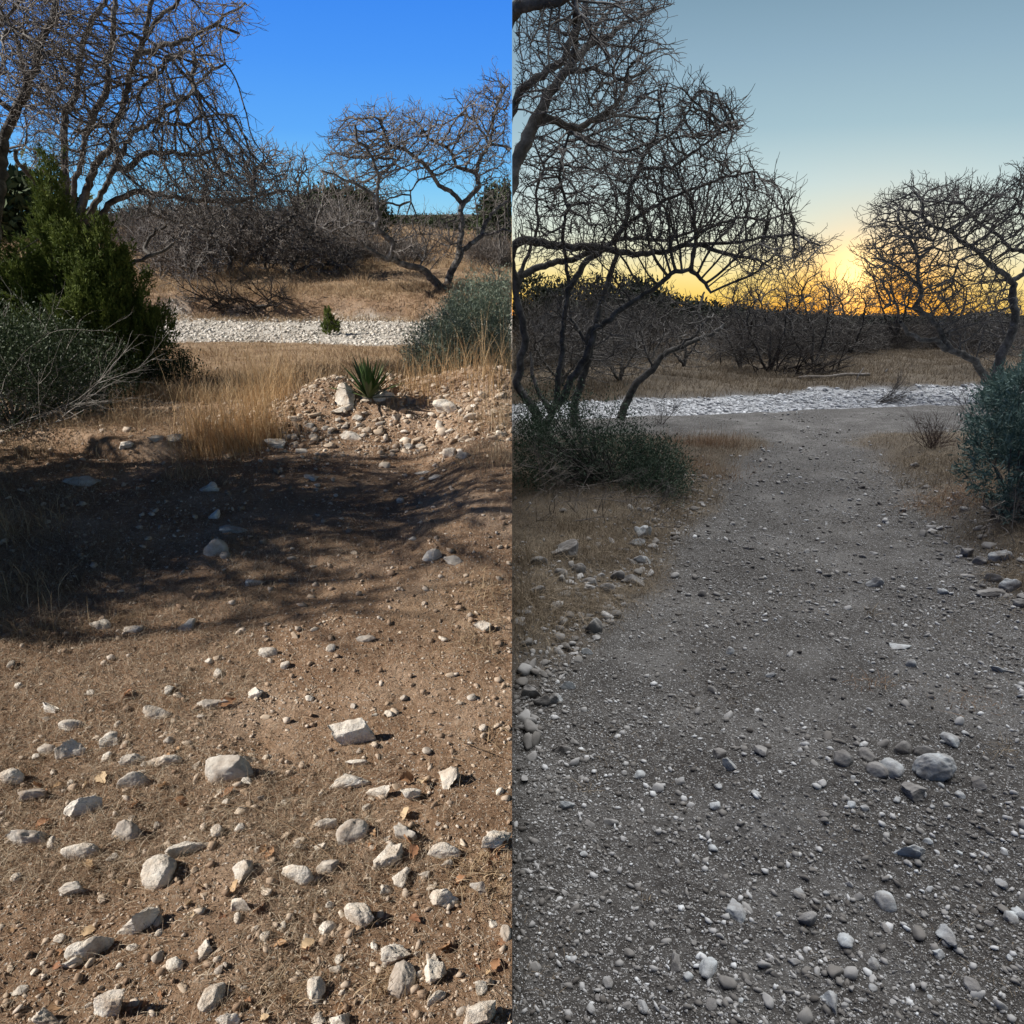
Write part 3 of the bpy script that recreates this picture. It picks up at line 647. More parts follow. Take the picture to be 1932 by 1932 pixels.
offtree(-6.6, 3.6, 7.4, 2.6, 19, .45, 'leafy_oak', 'tallest leafy oak beyond the left edge, its shade reaching farthest across the soil')
offtree(-5.2, 3.1, 5.4, 2.4, 27, .45, 'leafy_oak', 'leafy oak beyond the left edge, shading the front margin of the dark band')
offtree(-5.9, 3.9, 6.8, 2.6, 14, .15, 'bare_oak', 'wide bare oak beyond the left edge whose branches throw the streaky shadows', .034)
offtree(-6.3, 3.2, 6.4, 2.0, 15, .15, 'bare_oak', 'second wide bare oak beyond the left edge, nearer the camera', .034)
# right half trees
tree('bare_oak', 'overhanging bare oak limbs at the top left of the dusk half', 'R', 6.2, [
    (cx3([(-60, 1560), (0, 1280), (80, 1130), (150, 960), (220, 850), (260, 720), (370, 590), (450, 470), (530, 380), (640, 310), (760, 270), (830, 180), (960, 130), (1090, 60)]), 21, 3, .8),
    (cx3([(-60, 960), (0, 830), (60, 700), (150, 620), (280, 520), (390, 450), (430, 330), (470, 250), (540, 130), (560, 0), (570, -80)]), 12, 6, .3),
    (cx3([(220, 890), (300, 900), (400, 940), (500, 970), (600, 910), (720, 840), (790, 780), (850, 680), (870, 600), (960, 560), (1050, 500)]), 11, 3, .6),
    (cx3([(790, 790), (870, 880), (1000, 890), (1090, 850)]), 5, 2, .4),
    (cx3([(460, 510), (600, 520), (720, 560), (830, 600)]), 7, 3, -.4),
    (cx3([(-50, 170), (20, 80), (80, 40), (200, 20), (360, 10), (440, -40)]), 18, 9, -.4),
    (cx3([(530, 380), (480, 200), (480, 60), (450, -40)]), 9, 5, -.5),
    (cx3([(640, 310), (660, 180), (740, 80), (800, 20)]), 6, 3, .4),
    (cx3([(760, 300), (860, 350), (1000, 400), (1100, 370), (1220, 370)]), 4, 1.5, .5),
], [([(966, 60), (1020, 20), (1100, 0), (1265, -20), (1240, 30), (1225, 60), (1272, 95), (1220, 110), (1232, 140), (1180, 190), (1140, 235), (1100, 225), (1040, 225), (985, 180)], 2800)], 1.0, .065, .008, .0028, BR, seed=61, gnarl=.26, fuzz_len=1.05)

tree('bare_oak', 'dense dark bare oak with many trunks, left of the path in the dusk half', 'R', 9.0, [
    (cx7([(200, 1980), (230, 1750), (180, 1600), (90, 1480), (40, 1400), (70, 1200), (110, 1050), (60, 850), (30, 700), (60, 560)]), 15, 9, .6),
    (cx7([(220, 1800), (290, 1640), (330, 1500), (360, 1300), (380, 1150), (390, 900), (430, 640)]), 11, 6, .3),
    (cx7([(300, 1620), (390, 1490), (450, 1350), (560, 1200), (600, 1090), (620, 980), (740, 900), (850, 800), (970, 730), (1090, 660), (1150, 590), (1250, 530), (1330, 520), (1440, 600), (1500, 700)]), 13, 4, -.8),
    (cx7([(250, 1580), (190, 1450), (150, 1300), (140, 1150)]), 8, 4, .5),
    (cx7([(30, 700), (-20, 480), (20, 330), (100, 300), (250, 330), (420, 360), (600, 350), (800, 390), (950, 410), (1150, 390), (1300, 340), (1450, 350), (1600, 400), (1850, 450)]), 15, 4, -.5),
    (cx7([(60, 620), (150, 530), (300, 480), (450, 450), (650, 370), (800, 300), (980, 290), (1150, 310), (1280, 260), (1450, 200)]), 11, 4, .8),
    (cx7([(390, 700), (560, 460), (700, 380), (850, 200), (880, 60), (880, -60), (980, -280), (1090, -490), (1120, -700), (1100, -830)]), 10, 2.5, .3),
    (cx7([(1090, -490), (1250, -530), (1330, -680), (1420, -830), (1550, -800)]), 4, 2, .5),
    (cx7([(980, -280), (1200, -240), (1450, -420), (1600, -520), (1740, -560)]), 5, 2, -.6),
    (cx7([(850, 200), (1050, 60), (1300, -60), (1500, -130), (1700, -200), (1850, -210)]), 6, 2, -.5),
    (cx7([(430, 640), (380, 300), (420, 60), (350, -200), (420, -450), (400, -560)]), 6, 2, -.6),
    (cx7([(60, 560), (200, 200), (180, -50), (240, -240), (150, -480)]), 6, 2, .6),
    (cx7([(1300, 340), (1500, 200), (1700, 130), (1900, 160), (2100, 100)]), 5, 2, .3),
    (cx7([(1450, 350), (1650, 330), (1900, 280), (2150, 260), (2330, 350)]), 5, 2, -.4),
], [([(968, 270), (1010, 250), (1080, 262), (1130, 235), (1160, 198), (1230, 148), (1300, 157), (1345, 162), (1350, 185), (1400, 210), (1402, 235), (1378, 262), (1385, 290), (1430, 330), (1490, 350), (1500, 400), (1515, 440), (1440, 470), (1300, 480), (1100, 500), (968, 480)], 7600),
    ([(1130, 300), (1270, 280), (1330, 380), (1300, 460), (1150, 450)], 2200), ([(1380, 420), (1500, 440), (1560, 470), (1530, 500), (1400, 530), (1370, 480)], 900)], 1.5, .085, .010, .0038, BR, seed=62, gnarl=.26, fuzz_len=1.0)
tree('bare_tree', 'clean leaning grey trunk rising from the dark bush toward the path', 'R', 11.2, [
    (cx7([(820, 1650), (870, 1500), (950, 1370), (1080, 1260), (1150, 1160), (1270, 1110), (1400, 1060), (1500, 1020), (1600, 940)]), 13, 5, .3),
    (cx7([(1060, 1270), (1020, 1150), (980, 1050), (960, 950)]), 4, 2, .3),
    (cx7([(1270, 1110), (1380, 1020), (1450, 930), (1520, 860)]), 5, 3, -.4),
    (cx7([(1430, 940), (1410, 830), (1450, 700)]), 5, 3, .4),
    (cx7([(1060, 1230), (1080, 1150), (1150, 1000)]), 3, 2, .2),
], [([(1170, 580), (1260, 560), (1340, 590), (1370, 620), (1350, 660), (1290, 650), (1240, 660), (1190, 640)], 800)], 1.0, .11, .011, .004, BR, seed=63, fuzz_len=1.0)
tree('bare_tree', 'upright dark trunk between the many trunked oak and the leaning trunk', 'R', 9.6, [
    (cx7([(470, 1710), (480, 1500), (540, 1330), (590, 1200), (560, 1060), (640, 900), (700, 680), (760, 500), (800, 400)]), 13, 7, .4),
    (cx7([(560, 1080), (480, 950), (400, 860)]), 6, 3, .2),
], [([(1040, 540), (1190, 500), (1220, 580), (1180, 680), (1080, 700), (1020, 640)], 900)], 1.2, .11, .011, .0035, BR, seed=64, fuzz_len=1.0)
tree('bare_oak', 'forked bare oak across the creek in dusk light, behind the blue green bush', 'R', 18.5, [
    ([(1868, 735), (1864, 715), (1851, 700), (1839, 680), (1806, 665), (1781, 657), (1766, 642), (1739, 640), (1714, 630), (1699, 607)], 13, 5, -1.2),
    ([(1874, 738), (1876, 720), (1891, 665), (1911, 627), (1916, 590), (1909, 552), (1914, 537)], 17, 10, .3),
    ([(1914, 537), (1899, 520), (1874, 505), (1859, 492), (1849, 475), (1821, 460), (1794, 437), (1751, 425), (1741, 407), (1741, 380), (1724, 362)], 9, 3, -1),
    ([(1914, 537), (1932, 517), (1946, 495), (1940, 478), (1904, 470), (1889, 447), (1859, 427), (1839, 415), (1824, 392)], 8, 3, .5),
    ([(1940, 478), (1950, 440), (1925, 400), (1935, 350)], 5, 2, .5),
    ([(1904, 470), (1918, 440), (1932, 425)], 3, 2, .3),
    ([(1769, 642), (1769, 617), (1749, 595), (1726, 577), (1739, 557), (1731, 520), (1736, 485), (1719, 460), (1719, 437), (1699, 425), (1694, 402)], 9, 2.5, -.8),
    ([(1729, 520), (1701, 507), (1669, 492), (1644, 487)], 4.5, 2, -.5),
    ([(1726, 577), (1689, 570), (1669, 582)], 4, 2, .5),
    ([(1821, 462), (1790, 475), (1765, 470), (1760, 455)], 3, 1.5, .4),
    ([(1849, 475), (1810, 490), (1800, 520), (1798, 532)], 3, 1.5, .4),
], [([(1622, 490), (1640, 430), (1655, 385), (1700, 355), (1740, 345), (1790, 352), (1790, 420), (1750, 480), (1740, 560), (1690, 580), (1640, 540)], 2500),
    ([(1740, 350), (1800, 352), (1870, 358), (1905, 345), (1920, 320), (1960, 310), (1960, 480), (1880, 470), (1800, 440)], 2300),
    ([(1750, 560), (1900, 540), (1900, 620), (1780, 640)], 350), ([(1780, 430), (1900, 470), (1900, 560), (1760, 560)], 450)], 1.6, .12, .012, .0064, BR, seed=65, gnarl=.26, fuzz_len=1.0)
RS = [(1395, 700, 520, 90, 26, 700, 'bare grey tree on the dusk far bank, above the iron brace'), (1450, 715, 515, 120, 24, 1100, 'broad bare tree above the dark hollow beside the plank'),
      (1530, 715, 505, 120, 25, 1400, 'tangled bare tree at the sunset glow, right of the dark hollow'), (1600, 690, 520, 110, 29, 1100, 'bare tree leaning under the brightest glow'),
      (1690, 640, 500, 90, 34, 650, 'wispy bare tree just right of the sunset'), (1790, 640, 520, 110, 31, 800, 'thin bare tree behind the fork of the dusk oak'), (1890, 690, 540, 80, 24, 700, 'bare thicket tree at the far right edge behind the oak trunk'),
      (1290, 690, 600, 90, 22, 600, 'low bare tree on the far bank seen past the leaning trunk'), (1060, 730, 590, 150, 19, 1500, 'wide tangled bare tree at the left of the dusk far bank'), (1170, 720, 600, 110, 20, 1000, 'bare scrub tree at the back of the far bank, behind the upright trunk')]
for i, (x, y0, y1, w, Y, n, lab) in enumerate(RS):
    h = y0 - y1; X1 = min(x + w * .6, 1990); X0 = max(x - w * .6, 968)
    tree('bare_tree', lab, 'R', Y, [([(x, y0), (x + 5, y0 - h * .4), (x - w * .15, y0 - h * .75)], 6, 2, .3), ([(x, y0 - 8), (x + w * .25, y0 - h * .45), (x + w * .3, y0 - h * .7)], 5, 2, -.3), ([(x, y0 - 4), (x - w * .25, y0 - h * .35), (x - w * .35, y0 - h * .55)], 5, 2, -.6)],
         [([(X0, y0 - h * .15), (X0, y0 - h * .55), (x - w * .35, y0 - h * .88), (x, y1), (x + w * .35, y0 - h * .88), (X1, y0 - h * .55), (X1, y0 - h * .15)], int(n * 1.4))], 1.5, .15, .014, .0066, BR,
         group='bare trees on the dusk far bank', seed=80 + i, fuzz_len=1.05)

# ------------------------------------------------------------------ leafy plants
def leafy(name, label, side, base, blobs, nclus, per, ln, wd, mat, stemmat, cat='bush', seed=1, spread=.06, updir=.35, group=None, fol='foliage', stems=40, shell=.55):
    """blobs: (dx,dy,dz,rx,ry,rz) from the base; clusters of leaves on sprigs near the lumpy surface"""
    r = np.random.default_rng(seed); base = np.asarray(base, float); B = np.array(blobs, float); vol = B[:, 3] * B[:, 4] * B[:, 5]; k = r.choice(len(B), nclus, p=vol / vol.sum())
    d = r.normal(size=(nclus, 3)); d /= np.linalg.norm(d, axis=1, keepdims=True)
    rad = shell + (1 - shell) * r.random(nclus) ** .6; rad *= 1 + .28 * fbm3(d * 2.2 + k[:, None] * 5, 2, seed)
    C = base + B[k, :3] + d * rad[:, None] * B[k, 3:]
    g = ZF[side](C[:, 0], C[:, 1]); ok = (C[:, 2] > g + .01) & (C[:, 0] * SGN[side] > .01); C = C[ok]; d = d[ok]
    dd = np.repeat(d, per, 0); P = np.repeat(C, per, 0) + r.normal(0, spread, (len(C) * per, 3)); D = dd * .6 + r.normal(0, .6, P.shape) + np.array([0, 0, updir])
    V, F, a = leaves(P, D, ln, wd, side)
    root = empty(name, base, side); tag(root, label, cat, group)
    mk(fol, V, F, mat, side, root, base, attrs={'rnd': a})
    if stems:
        pr = []
        for j in r.choice(len(C), min(stems, len(C)), replace=False):
            e = C[j]; m_ = base * .5 + e * .5 + r.normal(0, .06, 3) + np.array([0, 0, -.05]); pr.append(polytube([base + np.r_[r.normal(0, .05, 2), -.03], m_, e], .011, .003, 4, n=6))
        V, F = join(pr); F = clipside(V, F, side)
        if len(F): mk('stems', V, F, stemmat, side, root, base)
    return root

def juniper(name, label, side, base, H, Rb, ns, seed, mat, group=None, lean=0, needle=.045):
    """upright evergreen: flame-shaped sprays of short scaly strands"""
    r = np.random.default_rng(seed); base = np.asarray(base, float)
    nl = max(5, int(26 * H / 2.6)); la = r.uniform(0, 2 * np.pi, nl); lr = Rb * r.random(nl) ** .6; lr[0] = 0
    lh = H * (1 - .62 * (lr / Rb) ** 1.1) * r.uniform(.72, 1.0, nl); lh[0] = H; k = r.choice(nl, ns, p=(lh * (1 + 0 * lh)) / lh.sum()); t = r.random(ns) ** .85
    az = r.uniform(0, 2 * np.pi, ns); out = np.stack([np.cos(az), np.sin(az), 0 * az], 1)
    lw = (.05 + .15 * (1 - t) ** .7 * (.6 + .8 * r.random(ns))) * (H / 2.6) ** .5
    grow = (.35 + .65 * t ** .6)
    C = base + np.stack([np.cos(la[k]) * lr[k] * grow + lean * t * H, np.sin(la[k]) * lr[k] * grow, .05 + lh[k] * t * .93], 1) + out * lw[:, None]
    D = out * (.6 - .35 * t)[:, None] + np.stack([np.cos(la[k]), np.sin(la[k]), 0 * az], 1) * (lr[k] / Rb * .35)[:, None] + np.array([0, 0, 1.]) + r.normal(0, .22, C.shape); D /= np.linalg.norm(D, axis=1, keepdims=True)
    per = 34; Ls = r.uniform(.10, .26, ns) * (H / 2.6) ** .5
    s = r.random((ns, per)); P = C[:, None] + D[:, None] * (s * Ls[:, None])[..., None] + r.normal(0, 1, (ns, per, 3)) * (.022 * (1.15 - s))[..., None] * (H / 2.6) ** .4
    DD = np.repeat(D[:, None], per, 1) + r.normal(0, .45, (ns, per, 3))
    V, F, a = leaves(P.reshape(-1, 3), DD.reshape(-1, 3), needle, .012, side)
    a = np.repeat(np.clip(np.repeat(r.random(ns), per) * .7 + r.random(ns * per) * .3, 0, 1), 4)
    root = empty(name, base, side); tag(root, label, 'tree', group)
    mk('foliage', V, F, mat, side, root, base, attrs={'rnd': a})
    pr = [polytube([base + [0, 0, -.1], base + [lean * H * .5, 0, H * .5], base + [lean * H, 0, H * .95]], .05 * H / 2.6, .01, 6)]
    for j in r.choice(ns, 50, replace=False): pr.append(polytube([base + [lean * t[j] * H * .7, 0, t[j] * H * .7], C[j]], .012, .004, 3, n=4))
    V, F = join(pr); F = clipside(V, F, side); mk('trunk', V, F, M['barkL'], side, root, base)
    return root
def g3(x, y, side='L'): return np.array([x, y, float(ZF[side](x, y))])
def gp(px, Y):  # ground point below picture column px at forward distance Y
    side = side_of(px); x = (px / 1932 - .5) / F_ * (Y * math.cos(PITCH) + 1.7 * math.sin(PITCH))
    return g3(x, Y, side)
juniper('juniper', 'tall green juniper with a pointed top at the left of the sunny half', 'L', gp(112, 8.0) , 2.35, .80, 3600, 5, M['juniper'], lean=.17)
juniper('juniper', 'shorter juniper pressed against the right side of the tall pointed one', 'L', gp(200, 7.9), 1.75, .5, 1700, 6, M['juniper'], lean=.16)
juniper('juniper', 'olive green juniper at the left edge behind the sprawling grey twigs', 'L', gp(12, 7.7), 1.7, .55, 1700, 9, M['juniper'], lean=.10)
juniper('juniper', 'big juniper beyond the left edge whose shade covers the middle ground', 'L', g3(-4.5, 3.95), 3.3, 1.05, 800, 21, M['juniper'])
juniper('juniper', 'juniper beyond the left edge, nearer the camera, shading the front of the dark band', 'L', g3(-4.5, 2.8), 3.0, .5, 700, 22, M['juniper'])
juniper('juniper', 'slim juniper beyond the left edge between the two shading ones', 'L', g3(-4.6, 3.35), 3.6, .6, 900, 23, M['juniper'])
off = juniper('juniper', 'tall narrow juniper farthest beyond the left edge', 'L', g3(-5.4, 3.7), 4.4, .6, 900, 24, M['juniper'])
juniper('juniper', 'small juniper seedling growing alone in the sunny creek bed', 'L', at(622, 634), .55, .26, 160, 12, M['juniper'], needle=.05)
leafy('evergreen_bush', 'small leaved dark green bush in the lower left corner under the juniper', 'L', gp(30, 5.9), [(0, 0, .35, .55, .5, .5), (-.3, .1, .6, .5, .4, .4), (.35, .2, .25, .4, .4, .35)], 900, 22, .028, .014, M['darkleaf'], M['deadL'], seed=3)
leafy('evergreen_bush', 'low dark bush at the right foot of the juniper, over the pale creek', 'L', gp(285, 8.1), [(0, 0, .28, .42, .35, .32), (.3, 0, .14, .35, .3, .22), (-.35, 0, .3, .4, .3, .35)], 700, 20, .03, .016, M['darkleaf'], M['deadL'], seed=4)
leafy('evergreen_bush', 'dark tangled bush below the tall juniper, filling its shaded foot', 'L', gp(120, 6.9), [(0, 0, .3, .6, .5, .45), (-.4, 0, .45, .6, .4, .5), (.35, 0, .25, .4, .4, .35)], 900, 20, .026, .013, M['darkleaf'], M['deadL'], seed=14)
leafy('sage_bush', 'large sage green bush at the right of the sunny half, above the tall grass', 'L', gp(895, 10.8), [(0, 0, .5, .75, .7, .62), (.3, .1, .75, .75, .6, .62), (-.55, 0, .3, .5, .5, .45), (.7, -.1, .5, .6, .6, .55), (-.15, -.3, .3, .8, .5, .4)], 3200, 16, .05, .014, M['sageL'], M['deadL'], seed=5, spread=.05)
leafy('evergreen_tree', 'round dark evergreen standing far across the creek, left of the field', 'L', gp(643, 62), [(0, 0, 1.6, 3.3, 2, 1.8), (1.5, 0, 1.1, 2.4, 2, 1.4), (-1.6, 0, 1.3, 2, 2, 1.4)], 1600, 12, .30, .16, M['farleafL'], M['barkL'], cat='tree', seed=6, spread=.25, fol='crown', stems=12)
leafy('evergreen_tree', 'dark evergreen at the picture seam beyond the sunny oak', 'L', gp(948, 52), [(0, 0, 1.8, 1.6, 1.6, 1.9), (.6, 0, 1.2, 1.5, 1.5, 1.3)], 900, 12, .26, .14, M['farleafL'], M['barkL'], cat='tree', seed=7, spread=.22, fol='crown', stems=12)
for i, (px, Y, w, h) in enumerate([(30, 40, 4, 5.5), (690, 150, 9, 3.2), (760, 190, 12, 3.0), (830, 170, 9, 3.2), (900, 120, 8, 3.0), (560, 110, 9, 3.4), (450, 90, 8, 3.2), (330, 80, 8, 3.4)]):
    leafy('far_scrub', ['dark scrub at the left edge beyond the olive juniper', 'dark scrub on the skyline left of the forked oak', 'long dark scrub on the skyline seen through the left fork of the oak', 'dark scrub on the skyline between the oak limbs', 'dark scrub on the skyline right of the main oak limb',
                        'far scrub behind the grey thicket of the sunny bank', 'far scrub behind the horizontal oak limb', 'far scrub glimpsed right of the juniper'][i], 'L', gp(px, Y), [(0, 0, h * .15, w, 3, h * .40)], 700, 8, .55, .3, M['farleafL'], M['barkL'], cat='scrub', seed=70 + i, spread=.4, stems=0, group='far scrub, sunny half')
# dusk half
leafy('evergreen_bush', 'dark green feathery bush at the left of the dusk path, under the oak trunks', 'R', gp(1150, 6.4), [(0, 0, .22, .40, .5, .34), (-.5, .1, .36, .4, .5, .42), (.34, .3, .16, .30, .4, .2), (-.8, -.2, .3, .3, .5, .4), (.08, .1, .52, .16, .2, .2), (-.38, 0, .66, .16, .2, .2), (-.7, .1, .7, .15, .2, .16), (.3, .1, .36, .12, .2, .14)], 1000, 22, .032, .010, M['darkleafR'], M['barkR'], seed=15, spread=.075, stems=120)
leafy('evergreen_bush', 'olive clump spilling from the dark bush onto the verge of the path', 'R', gp(1235, 6.1), [(0, 0, .1, .3, .35, .2), (.1, .3, .15, .3, .3, .2)], 420, 22, .03, .009, M['darkleafR'], M['barkR'], seed=16)
leafy('sage_bush', 'blue green bush with pointed leaves at the right edge of the dusk half', 'R', gp(1925, 5.1), [(0, .1, .45, .34, .45, .5), (.25, .2, .75, .42, .5, .45), (.1, -.2, .2, .30, .35, .26), (.5, 0, .5, .5, .5, .5)], 620, 30, .055, .012, M['blueleaf'], M['barkR'], seed=17, spread=.028)
leafy('sage_bush', 'paler part of the blue green growth behind, reaching up to the oak foot', 'R', gp(1915, 7.2), [(0, 0, .45, .4, .4, .5), (.4, 0, .6, .5, .4, .6)], 700, 20, .05, .014, M['blueleaf'], M['barkR'], seed=18, spread=.04)
for i, (px, Y, w, h) in enumerate([(985, 70, 8, 5.2), (1080, 74, 8, 5.0), (1170, 66, 7, 4.4), (1215, 60, 4.5, 4.0), (1290, 72, 7, 3.0), (1370, 76, 7, 2.4), (1450, 70, 7, 1.9), (1540, 74, 7, 1.5), (1640, 95, 8, 1.2), (1735, 110, 9, 1.3), (1860, 120, 10, 1.2), (1925, 90, 6, 1.4)]):
    leafy('evergreen_tree', ['dark evergreen on the dusk ridge at the seam of the picture', 'tall dark evergreen on the ridge behind the dense oak', 'dark evergreen on the ridge left of the rounded hump', 'rounded dark evergreen humped against the yellow sky',
                             'dark evergreen on the ridge right of the rounded hump', 'low evergreen on the ridge beyond the leaning trunk', 'low evergreen on the ridge left of the sunset', 'low evergreen directly below the orange glow',
                             'far low scrub tree just right of the glow', 'far low scrub tree behind the left limb of the dusk oak', 'far low scrub tree between the forks of the dusk oak', 'far low scrub tree at the right edge of the dusk half'][i], 'R', gp(px, Y),
          [(0, 0, h * .45, w * .55, 3, h * .55), (w * .3, 0, h * .3, w * .4, 3, h * .4), (-w * .3, 0, h * .3, w * .4, 3, h * .42)], 900, 9, .36, .2, M['farleafR'], M['barkR'], cat='tree', seed=90 + i, spread=.3, stems=0, group='evergreens on the dusk ridge', fol='crown')

for i, (px, Y, w, h, side) in enumerate([(345, 27, 1.6, 1.7, 'L'), (440, 29, 2.0, 2.3, 'L'), (530, 30, 2.2, 2.3, 'L'), (610, 28, 1.5, 1.3, 'L'), (680, 33, 1.1, .8, 'L'), (280, 31, 1.8, 2.1, 'L'), (760, 30, .9, .6, 'L'), (930, 30, 1.0, .9, 'L'),
    (1010, 24, 2.0, 2.2, 'R'), (1110, 26, 2.2, 2.4, 'R'), (1210, 28, 2.0, 2.2, 'R'), (1430, 30, 2.2, 1.8, 'R'), (1520, 29, 2.2, 1.6, 'R'), (1610, 31, 2.0, 1.2, 'R'), (1700, 34, 1.8, 1.3, 'R'), (1800, 36, 1.6, 1.2, 'R'), (1900, 32, 1.8, 1.7, 'R')]):
    leafy('thicket_shrub', ['grey twig thicket right of the juniper on the sunny far bank', 'tall grey twig thicket behind the sunny root hollow', 'broad grey twig thicket right of the sunny root hollow', 'twig thicket left of the forked oak, nearest its left limb', 'low twig thicket beyond the tip of the left oak limb',
        'twig thicket behind the juniper flank', 'small twig thicket in the gap under the left oak limb', 'twig thicket between the forked oak and the seam', 'grey twig thicket at the seam on the dusk far bank', 'grey twig thicket behind the many trunked oak', 'grey twig thicket left of the iron brace',
        'dense twig thicket right of the iron brace', 'dense twig thicket over the dark dusk hollow', 'twig thicket below the sunset, right of the hollow', 'low twig thicket right of the curved stick', 'low twig thicket framed by the forks of the dusk oak', 'twig thicket at the right edge behind the dusk oak'][i],
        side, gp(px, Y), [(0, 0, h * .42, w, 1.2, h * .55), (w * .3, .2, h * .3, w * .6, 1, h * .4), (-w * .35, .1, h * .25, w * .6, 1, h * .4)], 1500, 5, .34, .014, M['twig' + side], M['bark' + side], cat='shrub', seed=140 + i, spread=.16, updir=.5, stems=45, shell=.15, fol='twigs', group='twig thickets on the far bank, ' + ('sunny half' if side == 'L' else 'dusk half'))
# bare brush clumps
def brush(name, label, side, base, n, L, rad, mat, seed, dir_=(0, 0, 1), spread=.8, cat='bush', group=None, forks=4, wob=.12, wide=None):
    r = np.random.default_rng(seed); base = np.asarray(base, float); pr = []
    def stem(p, d, l, w, lev):
        pts_ = [p]
        for i in range(5): d = d + r.normal(0, wob, 3); d /= np.linalg.norm(d); pts_.append(pts_[-1] + d * l / 5)
        pr.append(polytube(np.array(pts_), w, w * .35, 3 if w < .006 else 5, n=6))
        if lev < 3:
            for k in range(forks if lev < 2 else 2):
                q = pts_[r.integers(1, 6)]; dd = d + r.normal(0, .42, 3); stem(q, dd / np.linalg.norm(dd), l * r.uniform(.4, .65), w * .5, lev + 1)
    for i in range(n):
        d = np.array(dir_) + r.normal(0, spread, 3) * np.array([1, 1, .5]); d /= np.linalg.norm(d); stem(base + (np.r_[r.normal(0, L * .12, 2), -.01] if wide is None else np.array([r.uniform(-wide, wide), r.uniform(-.25, .35), r.uniform(-.02, .3)])), d, L * r.uniform(.6, 1.1), rad * r.uniform(.5, 1), 0)
    V, F = join(pr) ; F = clipside(V, F, side); o = mk(name, V, F, mat, side, None, base); return tag(o, label, cat, group)
brush('dead_bush', 'sprawling dead bush of bare silvery twigs in front of the juniper', 'L', gp(60, 6.0), 11, .9, .0065, M['deadL'], 1, (.9, 0, .75), .40)
brush('dead_bush', 'low dead silvery branches reaching right along the ground below the juniper', 'L', gp(40, 5.7), 6, .95, .0065, M['deadL'], 2, (1, .1, .12), .30)
brush('dead_bush', 'dead grey twigs standing at the left edge in front of the olive juniper', 'L', gp(5, 6.2), 7, 1.0, .006, M['deadL'], 3, (.2, 0, 1), .35)
brush('root_tangle', 'tangle of dead roots and driftwood coloured as shade in the hollow of the sunny far bank', 'L', at(480, 588), 46, .9, .03, M['rootshade'], 4, (-.1, -.4, .25), .8, wide=1.25, cat='driftwood')
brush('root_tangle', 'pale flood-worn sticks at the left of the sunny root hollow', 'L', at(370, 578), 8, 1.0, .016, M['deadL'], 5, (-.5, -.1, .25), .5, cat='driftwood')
brush('root_tangle', 'tangle of roots and brush coloured as shade in the hollow above the weathered plank', 'R', at(1510, 712), 46, .9, .03, M['rootshade'], 6, (0, -.4, .25), .8, wide=1.3, cat='driftwood')
brush('brush_pile', 'pile of dead branches at the foot of the many trunked oak', 'R', at(1040, 870), 14, .55, .012, M['barkR'], 7, (.2, 0, .3), .7, cat='brush')
brush('drift_brush', 'dark drifted brush lying alone on the dusk creek stones', 'R', at(1655, 762), 22, .75, .008, M['twigR'], 8, (.9, 0, .55), .35, cat='brush')
brush('bare_shrub', 'small bare shrub between the creek stones and the blue green bush', 'R', at(1835, 795), 12, .6, .006, M['twigR'], 9, (0, 0, 1), .5, cat='shrub')
brush('bare_shrub', 'reddish bare shrub in the bed of dark bush beside the white creek', 'R', at(1245, 800), 12, .5, .006, M['twigR'], 10, (.2, 0, .8), .6, cat='shrub')
brush('brown_shrub', 'reddish brown twiggy shrub on the right verge of the dusk path', 'R', at(1757, 845), 40, .34, .004, M['redbrush'], 11, (0, 0, .9), .6, cat='shrub')

brush('dead_brush', 'dead grey stems poking out under the dark bush beside the dusk path', 'R', at(1150, 985), 26, .32, .005, M['deadR'], 31, (.3, -.5, .5), .6, wide=.4, cat='brush')
brush('dead_brush', 'dark dead twigs reaching down from the dark bush at the seam', 'R', at(1030, 985), 20, .30, .005, M['deadR'], 32, (.2, -.4, .6), .6, wide=.25, cat='brush')
brush('dead_brush', 'tangled dry stalks under the blue green bush at the right edge', 'R', at(1885, 1010), 26, .28, .004, M['deadR'], 33, (-.4, -.4, .4), .7, wide=.25, cat='brush')
# yucca
def yucca():
    b = at(697, 758); root = empty('yucca', b, 'L'); tag(root, 'spiky dark green yucca just behind the sunny rock mound', 'plant')
    r = np.random.default_rng(4)
    for i in range(64):
        az = r.uniform(0, 2 * np.pi); el = R(r.uniform(12, 85)); L = r.uniform(.24, .40); w = .016
        d = np.array([math.cos(az) * math.cos(el), math.sin(az) * math.cos(el), math.sin(el)]); s = np.cross(d, [0, 0, 1]); s /= np.linalg.norm(s) + 1e-9; u = np.cross(s, d)
        V = []; 
        for k, (t, ww) in enumerate([(0, .6), (.3, 1), (.7, .75), (1, .04)]):
            c_ = d * L * t + np.array([0, 0, -.05 * t * t * math.cos(el)]); V += [c_ - s * w * ww, c_ - u * w * ww * .4, c_ + s * w * ww]
        F = [[3 * k + j, 3 * k + j + 1, 3 * k + j + 4, 3 * k + j + 3] for k in range(3) for j in (0, 1)]
        V = np.array(V) + b + [0, 0, .02]
        mk('leaf', V, np.array(F), M['yucca'], 'L', root, b, attrs={'rnd': np.full(12, r.random())})
yucca()

